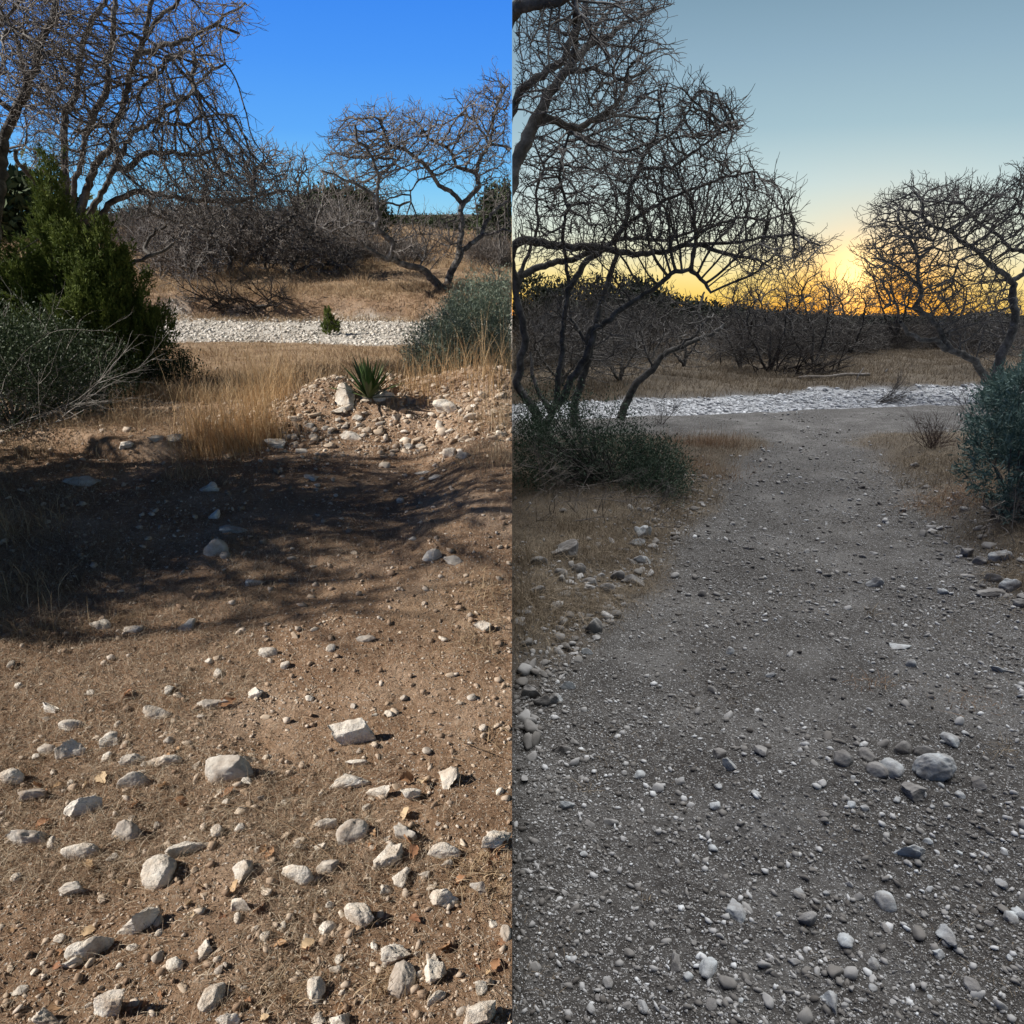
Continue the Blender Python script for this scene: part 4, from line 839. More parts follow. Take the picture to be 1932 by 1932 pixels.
# iron brace, plank, sticks
def stick(name, label, side, pts_, r0, r1, mat, cat, wob=0, sides=6, group=None, seed=1):
    V, F = polytube(pts_, r0, r1, sides, wob, seed); base = np.asarray(pts_[0], float); return tag(mk(name, V, F, mat, side, None, base, smooth=True), label, cat, group)
bp = at(1360, 690); Yb = bp[1]
root = empty('fence_brace', bp, 'R'); tag(root, 'dark iron fence post with two slanting braces on the dusk far bank', 'fence post')
for nm, a, b_, w in (('post', pt(1360, 692, Yb), pt(1358, 647, Yb), .028), ('brace', pt(1329, 684, Yb - .2), pt(1358, 659, Yb), .022), ('brace', pt(1359, 659, Yb), pt(1414, 687, Yb - .5), .022)):
    V, F = polytube([a, b_], w, w, 6); mk(nm, V, F, M['iron'], 'R', root, bp)
def plank(name, label, side, a, b_, w, h, mat):
    a = np.array(a); b_ = np.array(b_); d = b_ - a; d /= np.linalg.norm(d); s = np.cross(d, [0, 0, 1]); s /= np.linalg.norm(s); V = []; n = 10
    for i in range(n):
        q = a + (b_ - a) * i / (n - 1) + np.array([0, 0, .02 * math.sin(i * 1.3)])
        for sx, sz in ((-1, 0), (1, 0), (1, 1), (-1, 1)): V.append(q + s * sx * w / 2 * (1 + .1 * math.sin(i * 2.1 + sx)) + np.array([0, 0, sz * h]))
    F = [[4 * i + j, 4 * i + (j + 1) % 4, 4 * i + 4 + (j + 1) % 4, 4 * i + 4 + j] for i in range(n - 1) for j in range(4)] + [[3, 2, 1, 0], [4 * n - 4, 4 * n - 3, 4 * n - 2, 4 * n - 1]]
    tag(mk(name, np.array(V), np.array(F), mat, side, None, a), label, 'plank')
A1 = at(1507, 716); A2 = at(1618, 709); A2[1] = A1[1] + .4; A2[2] = A1[2] + .05
plank('plank', 'weathered grey plank lying on the dusk far bank below the hollow', 'R', A1, A2, .12, .07, M['deadR'])
B1 = at(478, 590); B2 = B1 + [1.9, .25, .04]
plank('plank', 'weathered plank lying on the sunny far bank below the root hollow', 'L', B1, B2, .14, .08, M['plank'])
y_ = at(1615, 720)[1]
stick('dead_stick', 'pale curved stick leaning on the grass right of the plank', 'R', [pt(1615, 721, y_), pt(1620, 707, y_), pt(1630, 693, y_ + .1)], .022, .012, M['deadL'], 'stick')
stick('dead_stick', 'short pale stick upright in the grass, right of the curved one', 'R', [pt(1670, 702, y_ + 1), pt(1675, 696, y_ + 1)], .03, .02, M['deadL'], 'stick')
for i, (p, q, r0, lab) in enumerate([((1040, 812), (1085, 818), .012, 'pale stick lying under the many trunked oak'), ((1040, 815), (1150, 806), .01, 'long thin pale stick on the brush beside the dark bush')]):
    a, b_ = at(*p), at(*q); stick('dead_stick', lab, 'R', [a + [0, 0, .12], b_ + [0, 0, .10]], r0, r0 * .5, M['deadL'], 'stick', .04)
fb = at(1150, 690); stick('fallen_branch', 'fallen bare branch lying on the grass of the dusk far bank', 'R', [fb + [-.6, 0, .2], fb + [0, 0, .1], fb + [1.2, .2, .02], fb + [1.9, .1, .25]], .04, .012, M['barkR'], 'branch', .12)

# ------------------------------------------------------------------ creek stones, gravel
def fan(n, y0, y1, side, wide=.74, power=None):
    """points in the view fan, roughly even per picture area"""
    Y = np.exp(rng.uniform(math.log(y0), math.log(y1), n)) if power is None else y0 + (y1 - y0) * rng.random(n) ** power
    return SGN[side] * (Y * wide + .55) * rng.random(n), Y
for side, cr, y0, y1 in (('L', creekL, 14.2, 21.4), ('R', creekR, 11.8, 24)):
    X, Y = fan(70000, y0, y1, side, .9, 1); m = (cr(X, Y) > rng.uniform(.05, .95, len(X))) & (rng.random(len(X)) < .45 + .8 * sst(-.35, .2, fbm2(X * .8, Y * 2, 3, 17))); X, Y = X[m], Y[m]
    P = np.stack([X, Y, ZF[side](X, Y)], 1); S = (.012 + .012 * rng.pareto(2.0, len(X)).clip(0, 5)) * (.78 if side == 'L' else 1)
    V, F, a = scatter_rocks(P, S, side, 1, (.3, .65), .3, seed=2)
    tag(mk('creek_stones', V, F, M['creek' + side], side, attrs={'rnd': a}), 'bleached white stones covering the dry creek bed', 'stones', kind='stuff')
X, Y = fan(60000, 1.0, 7.2, 'L'); d = .35 + .65 * np.clip(np.exp(-((Y - 6) / .8) ** 2) * sst(-2.6, -1.6, X) * 1.6 + .3 * fbm2(X * 2, Y * 2, 2, 9), 0, 1); m = rng.random(len(X)) < d; X, Y = X[m], Y[m]
P = np.stack([X, Y, zL(X, Y)], 1); S = (.0016 + .0014 * rng.pareto(2.2, len(X)).clip(0, 8)) * (.75 + Y * .22) * np.where(Y > 5.2, 1.5, 1)
V, F, a = scatter_rocks(P, S, 'L', 1, (.4, .8), .2, seed=3); tag(mk('gravel', V, F, M['gravelL'], 'L', attrs={'rnd': a}), 'small brown and pale gravel strewn over the sunny soil', 'gravel', kind='stuff')
X, Y = fan(26000, 4.9, 7.2, 'L'); m = rng.random(len(X)) < 1.3 * np.exp(-((Y - 6) / .75) ** 2) * sst(-2.6, -1.7, X) * (.4 + .6 * sst(-.2, .3, fbm2(X * 2, Y * 2, 2, 12))); X, Y = X[m], Y[m]
P = np.stack([X, Y, zL(X, Y)], 1); S = .0045 + .005 * rng.pareto(2.0, len(X)).clip(0, 8)
V, F, a = scatter_rocks(P, S, 'L', 2, (.3, .7), .3, seed=6); tag(mk('rubble', V, F, M['rubbleL'], 'L', attrs={'rnd': a}), 'pale broken rubble covering the sunny mound', 'rubble', kind='stuff')
X, Y = fan(5200, 1.0, 5.2, 'L'); m = rng.random(len(X)) < .25 + .75 * sst(-.1, .4, fbm2(X * 2.5, Y * 2.5, 2, 29)); X, Y = X[m], Y[m]
P = np.stack([X, Y, zL(X, Y)], 1); S = (.0035 + .0028 * rng.pareto(2.5, len(X)).clip(0, 5)) * (.8 + .15 * Y)
V, F, a = scatter_rocks(P, S, 'L', 2, (.25, .6), .3, seed=7); tag(mk('stone_chips', V, F, M['rubbleL'], 'L', attrs={'rnd': a}), 'pale stone chips scattered through the sunny litter', 'stone chips', kind='stuff')
X, Y = fan(5200, 1.0, 8, 'R'); m = rng.random(len(X)) < pathR(X, Y) * (.25 + .9 * sst(-.15, .3, fbm2(X * 1.8, Y * 1.8, 3, 27))) * (1 - .6 * sst(2, 4, Y)); X, Y = X[m], Y[m]
P = np.stack([X, Y, zR(X, Y)], 1); S = (.0045 + .004 * rng.pareto(2.4, len(X)).clip(0, 4)) * (.85 + .12 * Y)
V, F, a = scatter_rocks(P, S, 'R', 2, (.35, .8), .3, seed=9, stretch=True); tag(mk('stone_chips', V, F, M['rubbleR'], 'R', attrs={'rnd': a}), 'grey stone chips scattered through the dusk gravel', 'stone chips', kind='stuff')
n_ = 2600; Y = np.exp(rng.uniform(math.log(2.3), math.log(7.5), n_)); lf = rng.random(n_) < .6
X = np.where(lf, np.maximum(-1.2 + .47 * Y, .02) - np.abs(rng.normal(0, .35, n_)) + .1, 1.9 + .28 * Y + rng.normal(0, .3, n_)); m = (X > .02) & (Y > np.where(lf, 2.3, 3.6)); X, Y = X[m], Y[m]
P = np.stack([X, Y, zR(X, Y)], 1); S = .007 + .008 * rng.pareto(2.2, len(X)).clip(0, 4)
V, F, a = scatter_rocks(P, S, 'R', 2, (.3, .75), .3, seed=8); tag(mk('rubble', V, F, M['rubbleR'], 'R', attrs={'rnd': a}), 'grey rubble lining both verges of the dusk path', 'rubble', kind='stuff')
X, Y = fan(190000, 1.0, 12.5, 'R'); d = np.clip(.1 + .55 * pathR(X, Y) + 1.0 * fbm2(X * 1.6, Y * 1.6, 3, 19), .05, 1) * (1 - .25 * sst(3, 9, Y)) * (.5 + .5 * sst(-.25, .25, fbm2(X * .9, Y * .8, 3, 23))); m = rng.random(len(X)) < d; X, Y = X[m], Y[m]
P = np.stack([X, Y, zR(X, Y)], 1); S = (.0016 + .0013 * rng.pareto(2.1, len(X)).clip(0, 8)) * (.75 + Y * .16)
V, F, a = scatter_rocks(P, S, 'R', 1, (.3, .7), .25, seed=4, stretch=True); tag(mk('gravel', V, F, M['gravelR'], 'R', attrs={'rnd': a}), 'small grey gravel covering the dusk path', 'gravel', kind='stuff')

# ------------------------------------------------------------------ single stones
def stone(px, py, w, h, rot, kind, label, seed, tall=1.0, group=None):
    """px,py centre, w,h size in the 1932 frame; kind: p pale angular, r rounded pale, g grey rounded, k grey angular"""
    side = side_of(px); b = at(px, py + h * .30); m = pxm(b[1]); a = w * m / 2; hm = h * m / 2; dep = math.atan2(CZ - b[2], b[1])
    c_ = min(a, hm / max(math.cos(dep), .5)) * .85 * tall; by = math.sqrt(max(hm ** 2 - (c_ * math.cos(dep)) ** 2, (hm * .35) ** 2)) / max(math.sin(dep), .35)
    by = min(by, a * 1.5)
    sub = 5 if w > 45 else (4 if w > 22 else 3); rd = kind in 'rg'
    V, F = rockshape(sub, seed, 8 if rd else 12, .08 if rd else .12, .6 if rd else 0)
    r = np.random.default_rng(seed)
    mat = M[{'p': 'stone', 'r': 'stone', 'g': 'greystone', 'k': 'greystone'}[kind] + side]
    V = V * [a, by, c_]; t = R(rot); V = np.stack([V[:, 0] * math.cos(t) - V[:, 1] * math.sin(t), V[:, 0] * math.sin(t) + V[:, 1] * math.cos(t), V[:, 2]], 1)
    c_ *= 1; ce = b + np.array([0, by * .3, c_ * .24]); V = V + ce
    V[:, 0] = np.minimum(V[:, 0], -.002) if side == 'L' else np.maximum(V[:, 0], .002)
    return tag(mk('stone', V, F, mat, side, None, ce, smooth=True), label, 'stone', group)
ST = [
 (668, 1387, 88, 52, 0, 'p', 'large blocky pale stone standing alone on the bare brown soil', 1.25),
 (430, 1455, 88, 54, 0, 'g', 'large smooth grey boulder, the widest round stone of the sunny half', 1),
 (462, 1432, 42, 18, 0, 'p', 'flat pale stone touching the top right of the large grey boulder', 1),
 (297, 1342, 50, 32, 10, 'p', 'pale stone with a lit front, left of the dark-faced stone near mid ground', 1),
 (413, 1331, 55, 22, 10, 'k', 'low dark-fronted stone above the grey boulder', 1),
 (481, 1308, 30, 22, 0, 'p', 'small knobbly white stone above the low dark-fronted one', 1),
 (505, 1231, 32, 18, 5, 'r', 'smooth oval stone at the edge of the tree shade', 1),
 (132, 1368, 44, 26, 10, 'r', 'knobbly white stone upper left, above the sharp-cornered one', 1),
 (133, 1416, 50, 34, 15, 'p', 'sharp-cornered pale stone with a dark right face', 1.2),
 (90, 1416, 34, 22, 0, 'g', 'rounded grey stone touching the sharp-cornered pale one', 1),
 (92, 1338, 42, 20, -20, 'p', 'small pale stone leaning left near the upper left', 1),
 (205, 1398, 30, 28, 20, 'p', 'small upright pale chip between the sharp-cornered stone and the long one', 1),
 (252, 1436, 46, 22, 10, 'k', 'dull flat stone joined to the left of the long white one', 1),
 (306, 1436, 66, 26, 5, 'p', 'long white stone with a dark underside', 1),
 (252, 1474, 58, 36, 10, 'g', 'rough grey domed stone left of the large boulder', 1.1),
 (18, 1466, 50, 34, 0, 'r', 'bright white stone at the left edge of the picture', 1),
 (64, 1500, 52, 34, 0, 'k', 'rough grey stone just below the bright edge stone', 1),
 (158, 1528, 66, 40, 20, 'p', 'wedge-shaped white stone with a black right face', 1.2),
 (49, 1578, 80, 42, 5, 'k', 'broad flat-topped grey slab at the left edge', 1),
 (240, 1570, 58, 44, 0, 'g', 'tan rounded stone below the wedge-shaped one', 1.1),
 (152, 1606, 72, 34, 0, 'r', 'low wide pale stone under crossing grass stems, lower left', 1),
 (358, 1598, 84, 30, 22, 'p', 'long narrow pale stone pointing up to the right', 1),
 (297, 1640, 66, 60, -20, 'r', 'large mauve-tinted pale stone among thin twigs', 1),
 (130, 1680, 56, 32, 0, 'k', 'pitted grey stone half sunk in dry grass, lower left', 1),
 (457, 1645, 40, 46, 0, 'p', 'small pale stone with a black facet, left of centre', 1.2),
 (456, 1710, 50, 30, -10, 'p', 'lumpy white stone below the black-faceted one', 1),
 (258, 1738, 84, 56, 15, 'p', 'big rust-stained white stone, lower left', 1.1),
 (170, 1792, 88, 50, 25, 'r', 'pale low stone beside the rust-stained one', 1),
 (135, 1818, 44, 20, 20, 'p', 'thin white flake at the lower left tip of the pale low stone', 1),
 (210, 1894, 72, 56, 0, 'p', 'pyramid-shaped stone with one dark side near the bottom edge', 1.4),
 (85, 1925, 62, 40, 10, 'p', 'pale stone cut by the bottom edge, left', 1),
 (386, 1790, 30, 46, 0, 'p', 'slim upright pale stone under the twigs', 1),
 (400, 1880, 46, 66, -30, 'r', 'long white bone-like stone near the bottom edge', 1),
 (430, 1930, 52, 30, 0, 'p', 'white stone below the bone-like one, at the bottom edge', 1),
 (330, 1822, 36, 28, 0, 'r', 'small round tan stone near the bone-like one', 1),
 (660, 1475, 74, 28, 10, 'p', 'pale flat stone in the middle of the sunny foreground', 1),
 (845, 1467, 38, 44, 0, 'p', 'bright white upright stone on the bare soil, right', 1.2),
 (775, 1498, 38, 28, 0, 'p', 'small pinkish flat stone left of the bright upright one', 1),
 (712, 1497, 46, 24, 0, 'p', 'cluster-like knobbly pale stone in mid foreground', 1),
 (672, 1440, 40, 16, 0, 'p', 'thin pale stone just below the large blocky one', 1),
 (665, 1568, 62, 48, 20, 'g', 'smooth olive grey stone with a pale cap, centre', 1),
 (613, 1554, 44, 26, 20, 'p', 'buff flat stone left of the smooth olive grey one', 1),
 (607, 1600, 28, 18, 0, 'p', 'small buff pebble-like stone under the flat buff one', 1),
 (735, 1608, 46, 82, -15, 'p', 'tall angular tan stone pointing away, centre right', 1.1),
 (757, 1654, 30, 40, -20, 'p', 'tan pointed stone at the foot of the tall angular one', 1),
 (768, 1570, 44, 34, -15, 'k', 'brown grey stone leaning behind the tall angular one', 1),
 (838, 1605, 64, 34, 0, 'r', 'rounded pale stone in dry grass, right foreground', 1),
 (937, 1587, 62, 42, 10, 'p', 'bright stacked-looking stone against the picture seam', 1),
 (560, 1650, 64, 38, -15, 'r', 'whitish stone with a small dark hole, centre left', 1),
 (617, 1634, 44, 32, 0, 'k', 'grey angular stone right of the holed whitish one', 1),
 (678, 1728, 66, 48, -20, 'r', 'curled cream stone with a dark hollow, centre foreground', 1.1),
 (730, 1680, 30, 26, 0, 'p', 'small lumpy cream stone above right of the curled one', 1),
 (838, 1693, 52, 42, 20, 'p', 'layered white stone in the right foreground', 1),
 (905, 1675, 40, 26, -10, 'k', 'dull stone half hidden in grass near the seam', 1),
 (617, 1750, 34, 30, 0, 'r', 'small pinkish round stone left below the curled cream one', 1),
 (748, 1800, 60, 44, 0, 'p', 'white stone with a dark notch above the smooth grey one', 1),
 (758, 1845, 56, 66, 0, 'g', 'smooth layered grey stone crossed by twig shadows, bottom right', 1),
 (820, 1835, 52, 46, 30, 'p', 'sharp white stone right of the layered grey one', 1.1),
 (822, 1875, 30, 58, -30, 'p', 'narrow tan stone sloping down below the sharp white one', 1),
 (596, 1865, 38, 48, 20, 'r', 'smooth pale egg-like stone near the bottom centre', 1),
 (634, 1830, 28, 18, 0, 'r', 'tiny tan stone above right of the egg-like one', 1),
 (640, 1925, 50, 34, 0, 'p', 'white stone cut by the bottom edge, centre', 1),
 (600, 1925, 38, 28, 0, 'p', 'small white stone at the bottom edge, left of the centre one', 1),
 (905, 1912, 68, 52, 0, 'p', 'white peaked stone at the bottom edge near the seam', 1.1),
 (908, 1866, 26, 26, 0, 'p', 'small white chip above the peaked stone near the seam', 1),
 (955, 1760, 24, 36, 0, 'g', 'bluish grey stone touching the seam, lower right', 1),
 (408, 1038, 40, 32, 0, 'g', 'rounded grey stone lying in the tree shade', 1.3), (424, 1050, 16, 13, 0, 'g', 'small round stone touching the grey one in the shade', 1),
 (442, 1000, 46, 15, 0, 'k', 'flat bluish stone in the tree shade', 1), (405, 972, 18, 18, 0, 'r', 'little pale lit stone above the flat bluish one', 1),
 (391, 920, 28, 22, 30, 'p', 'tilted pale stone in the shade right of the grass tuft', 1), (150, 908, 55, 20, 0, 'k', 'flat slab in deep shade at the left', 1),
 (350, 1181, 26, 26, -20, 'p', 'small square white stone at the front edge of the shade', 1), (188, 1178, 36, 20, 0, 'p', 'white wedge stone at the left front edge of the shade', 1), (250, 1188, 34, 12, 0, 'p', 'thin white flake in the shade edge, between wedge and square stones', 1),
 (481, 1100, 32, 16, 0, 'p', 'pale stone in the middle of the streaky shade', 1), (815, 1050, 32, 26, 0, 'p', 'pinkish stone in the shade streaks, right', 1.2), (856, 1057, 34, 18, 0, 'k', 'flat grey stone right of the pinkish one in the shade', 1),
 (589, 902, 26, 14, 15, 'p', 'pale stone in the shade below the mound', 1), (755, 945, 12, 11, 0, 'r', 'egg-like lit stone on the bare soil below the mound', 1), (910, 1182, 30, 22, 0, 'p', 'crumbly pinkish stone near the seam among straw', 1),
 (690, 1208, 34, 12, 0, 'k', 'flat brown stone at the tip of the tree shade', 1), (538, 1258, 14, 14, 0, 'p', 'tiny pale stone below the smooth oval one', 1), (624, 1226, 16, 14, 0, 'r', 'small pale pebble in the last streak of shade', 1),
 (651, 757, 32, 30, 0, 'p', 'square upright stone on the left crest of the mound, beside the yucca', 1.8), (643, 777, 40, 20, 0, 'p', 'rock supporting the square upright stone on the mound', 1), (717, 752, 46, 20, 0, 'p', 'blocky rock on the crest of the mound right of the yucca', 1.3),
 (840, 770, 40, 26, 0, 'p', 'large pale rock on the right part of the mound', 1.5), (889, 790, 28, 15, 10, 'p', 'yellowish wedge rock at the right end of the mound', 1.3), (663, 822, 46, 18, -10, 'p', 'flat white-streaked slab on the mound face', 1.2), (675, 793, 18, 14, 0, 'p', 'small bright rock just under the mound crest', 1.3),
 (829, 803, 16, 16, 0, 'p', 'small upright rock below the large pale one on the mound', 1.3), (765, 834, 20, 12, 0, 'p', 'small pointed rock low on the mound face', 1.3), (848, 856, 22, 20, 0, 'p', 'tan rock at the right foot of the mound', 1.3), (875, 860, 26, 16, 0, 'k', 'grey rock against the grass at the right foot of the mound', 1.2),
 (520, 838, 34, 20, 0, 'p', 'rock at the left foot of the mound beside the golden grass', 1.2), (560, 792, 22, 12, 0, 'p', 'rock on the left slope of the mound', 1.2), (238, 843, 30, 14, 0, 'p', 'pale rock on the ledge left of the golden grass', 1.2), (330, 826, 26, 16, 0, 'k', 'grey rock behind the ledge near the golden grass', 1.2), (295, 828, 24, 12, 0, 'k', 'greenish grey rock left of the one behind the ledge', 1.2),
 (570, 852, 20, 10, 0, 'p', 'small rock at the middle foot of the mound', 1.2), (800, 892, 32, 7, 0, 'p', 'thin white flake on the bare soil below the mound', 1), (820, 902, 20, 9, 0, 'p', 'second thin white flake, just below the first', 1),
 # dusk half
 (1765, 1450, 74, 56, 0, 'r', 'largest pale boulder of the dusk half, shining with bluish dust', 1), (1685, 1450, 38, 40, 0, 'r', 'bright domed stone left of the largest dusk boulder', 1.1), (1655, 1452, 36, 34, 0, 'g', 'brownish round stone half hidden behind the bright domed one', 1),
 (1706, 1411, 40, 28, 0, 'g', 'smooth stone above the bright domed one', 1), (1745, 1422, 38, 24, -10, 'g', 'reddish brown oval stone above the largest boulder', 1), (1795, 1397, 26, 30, 0, 'r', 'round pale stone above right of the largest boulder', 1.1),
 (1592, 1430, 36, 34, 0, 'g', 'round grey stone at the left end of the dusk stone cluster', 1), (1636, 1425, 28, 28, 0, 'g', 'grey-brown stone between the cluster end and the domed one', 1), (1726, 1495, 46, 34, 0, 'k', 'flat dark grey stone sunk below the largest boulder', .8), (1848, 1478, 26, 28, 0, 'k', 'grey stone right of the largest boulder', 1),
 (1714, 1608, 62, 34, 0, 'p', 'white-crusted stone in the middle of the dusk gravel', 1), (1672, 1698, 36, 42, 0, 'r', 'smooth tan stone below the white-crusted one', 1.1), (1523, 1735, 38, 30, 0, 'g', 'clean oval grey stone lying in a little hollow', 1.2), (1390, 1718, 38, 56, 15, 'p', 'tall bluish white stone left of the oval grey one', 1),
 (1336, 1818, 34, 66, -28, 'r', 'long bluish stone slanting in the lower left of the dusk half', 1), (1574, 1890, 36, 52, 0, 'p', 'bright mint-white stone near the bottom of the dusk half', 1.1), (1596, 1778, 34, 34, 0, 'r', 'mauve-grey domed stone below the oval one', 1), (1790, 1770, 40, 44, 20, 'p', 'pale jagged stone in the lower right gravel', 1),
 (1770, 1800, 24, 26, 0, 'p', 'mint-white small stone beside the jagged one', 1), (1925, 1722, 22, 40, 0, 'p', 'bright white stone at the right edge of the dusk half', 1), (1890, 1660, 20, 44, -20, 'p', 'narrow white stone string near the right edge', 1), (1272, 1815, 32, 36, 20, 'k', 'dull angular stone left of the long bluish one', 1),
 (1213, 1896, 22, 36, 20, 'r', 'pale narrow stone near the bottom left of the dusk half', 1), (1835, 1860, 28, 46, 10, 'g', 'brown-grey oval stone near the bottom right', 1), (1380, 1447, 34, 26, 0, 'p', 'knobbly pale stone at the centre left of the dusk path', 1.2), (1358, 1424, 24, 22, 0, 'g', 'round grey stone above left of the knobbly one', 1), (1437, 1416, 24, 28, 0, 'k', 'dark grey stone alone right of the knobbly one', 1),
 (1062, 1415, 36, 20, 20, 'k', 'long grey stone in the gravel at the left of the dusk half', 1), (1070, 1520, 30, 22, 0, 'p', 'pale stone in the gravel at the far left below the long grey one', 1), (1650, 1101, 28, 18, 0, 'p', 'pale stone standing alone on the dusk path, right of middle', 1.3), (1779, 1118, 18, 14, 0, 'p', 'small pale stone at the right verge of the path', 1.2),
 (1376, 1226, 16, 24, 0, 'p', 'white upright chip in the middle of the path', 1.2), (1718, 1252, 18, 16, 0, 'r', 'smooth pale stone alone on the right part of the path', 1.1), (1120, 1186, 30, 26, 0, 'k', 'brown upright stone at the left verge of the path', 1.6), (1325, 1122, 14, 14, 0, 'g', 'lone small grey stone left of middle on the path', 1.3),
 (1066, 1043, 46, 34, 10, 'k', 'big rough grey stone in the grass at the left verge', 1.3), (1017, 1060, 30, 20, 0, 'g', 'stone left of the big rough one in the grass', 1.2), (1215, 1007, 32, 24, 15, 'p', 'squared grey stone at the edge of the dark bush', 1.4), (1195, 1025, 40, 16, 0, 'p', 'flat pale stone just below the squared grey one', 1.2),
 (1212, 1057, 36, 18, 0, 'p', 'white-topped stone in the verge pile', 1.3), (1165, 1088, 24, 18, 0, 'g', 'rounded stone at the heart of the left verge pile', 1.4), (1195, 1098, 40, 20, 0, 'k', 'dark wide stone in the left verge pile', 1.3), (1146, 1112, 26, 20, 0, 'g', 'round brown stone at the bottom of the left verge pile', 1.3), (1092, 1076, 24, 18, 0, 'g', 'rounded stone in grass between the pile and the big rough one', 1.3),
 (1058, 1083, 22, 16, 0, 'g', 'small rounded stone right below the big rough one', 1.2), (1112, 1100, 26, 16, 0, 'g', 'pale rounded stone at the grass edge of the pile', 1.2), (1010, 1118, 34, 22, 0, 'k', 'mossy stone in the grass at the far left verge', 1.2), (1108, 1232, 22, 14, 0, 'p', 'white stone just below the left verge', 1.2),
 (1000, 1310, 44, 26, 0, 'k', 'wide stone of the little heap at the far left', 1.3), (1022, 1325, 30, 22, 0, 'k', 'lower stone of the little heap at the far left', 1.3), (1048, 1318, 26, 26, 0, 'p', 'pale stone at the right end of the little heap', 1.3), (1070, 1294, 30, 18, 0, 'p', 'white stone just above the little heap', 1.2),
 (1930, 1270 - 210, 10, 10, 0, 'k', 'small stone touching the right picture edge by the verge', 1), (1890, 1052, 44, 20, 0, 'p', 'long pale boulder below the blue green bush', 1.4), (1926, 1058, 12, 14, 0, 'k', 'little grey stone right of the long pale boulder', 1.2), (1825, 1045, 26, 18, 0, 'k', 'squared stone at the right verge', 1.3), (1850, 1060, 24, 18, 0, 'g', 'rounded stone right of the squared verge one', 1.3),
 (1878, 1094, 34, 18, -15, 'k', 'flat grey stone in the right verge pile', 1.3), (1905, 1108, 40, 26, 0, 'p', 'white-streaked jagged stone in the right verge pile', 1.3), (1868, 1120, 60, 16, 14, 'k', 'long low ledge stone at the right verge', 1), (1925, 1140, 24, 18, 0, 'g', 'grey stone at the right edge under the pile', 1.2),
 (1455, 1275, 20, 12, 0, 'p', 'flattish pale stone on the middle right of the path', 1), (1700, 1220, 40, 14, 0, 'p', 'crushed white patch stone on the path', .6), (1885, 1265, 28, 14, -20, 'p', 'pale slanting stone below the right verge', 1.1),
]
for i, s in enumerate(ST): stone(*s[:7], 1000 + i, s[7])

# smaller single stones: shared shapes, one object each
protos = {}
for side in 'LR':
    for k in range(8):
        V, F = rockshape(3, 500 + k + (50 if side == 'R' else 0), 9, .08, .5 if k % 2 else 0)
        me = mk('stone', V, F, M[('stone' if k % 3 else 'greystone') + side], side, smooth=True); protos[side, k] = me
used = set()
ZN = [  # poly region in the 1932 frame, number, size px, label, group
 ('L', [(0, 1230), (480, 1240), (480, 1560), (0, 1560)], 24, (12, 24), 'small pale stone in the dry litter at the middle left of the sunny half', 'small stones, middle left of the sunny half'),
 ('L', [(0, 1560), (480, 1560), (480, 1930), (0, 1930)], 20, (13, 28), 'small pale stone in the dry litter at the lower left of the sunny half', 'small stones, lower left of the sunny half'),
 ('L', [(480, 1300), (955, 1300), (955, 1560), (480, 1560)], 22, (9, 20), 'small pale stone on the bare soil round the large blocky stone', 'small stones round the blocky stone'),
 ('L', [(480, 1560), (955, 1560), (955, 1930), (480, 1930)], 26, (13, 28), 'small pale stone in the lower right of the sunny half', 'small stones, lower right of the sunny half'),
 ('L', [(520, 770), (900, 770), (910, 855), (480, 860)], 26, (8, 19), 'loose rubble stone heaped on the sunny mound', 'rubble stones of the mound'),
 ('R', [(975, 1350), (1450, 1350), (1450, 1920), (975, 1920)], 22, (12, 27), 'small grey stone in the gravel at the lower left of the dusk half', 'small stones, lower left of the dusk half'),
 ('R', [(1450, 1500), (1925, 1500), (1925, 1925), (1450, 1925)], 24, (12, 27), 'small grey stone in the gravel at the lower right of the dusk half', 'small stones, lower right of the dusk half'),
 ('R', [(1590, 1390), (1830, 1385), (1850, 1530), (1600, 1540)], 20, (10, 20), 'small stone packed round the largest dusk boulder', 'small stones round the largest dusk boulder'),
]
for side, poly, n, sz, lab, grp in ZN:
    for px, py in sample_poly(poly, n):
        b = at(px, py); w = rng.uniform(*sz) * pxm(b[1]) / 2; k = int(rng.integers(0, 8)); src = protos[side, k]
        if abs(b[0]) < w * 1.2: continue
        if (side, k) in used: o = src.copy(); COL[side].objects.link(o)
        else: o = src; used.add((side, k))
        o.location = b + [0, 0, w * .18]; o.scale = (w, w * rng.uniform(.65, 1), w * rng.uniform(.45, .75)); o.rotation_euler = (rng.uniform(-.3, .3), rng.uniform(-.3, .3), rng.uniform(0, 6.28))
        tag(o, lab, 'stone', grp)
for k_, o in list(protos.items()):
    if k_ not in used: bpy.data.objects.remove(o)

# ------------------------------------------------------------------ grass
def grass_stuff(name, label, side, X, Y, hgt, wid, lean, mat, seg=3, azbias=None, cat='grass'):
    n = len(X); P = np.stack([X, Y, ZF[side](X, Y) - .004], 1); az = rng.uniform(0, 2 * np.pi, n)
    H = hgt * rng.uniform(.45, 1.15, n) if np.isscalar(hgt) else hgt * rng.uniform(.5, 1.1, n)
    V, F, a = blades(P, H, wid * np.ones(n), lean * rng.uniform(.4, 1.3, n).clip(0, 1.2), az, side, seg)
    return tag(mk(name, V, F, mat, side, attrs={'rnd': a}), label, cat, kind='stuff')
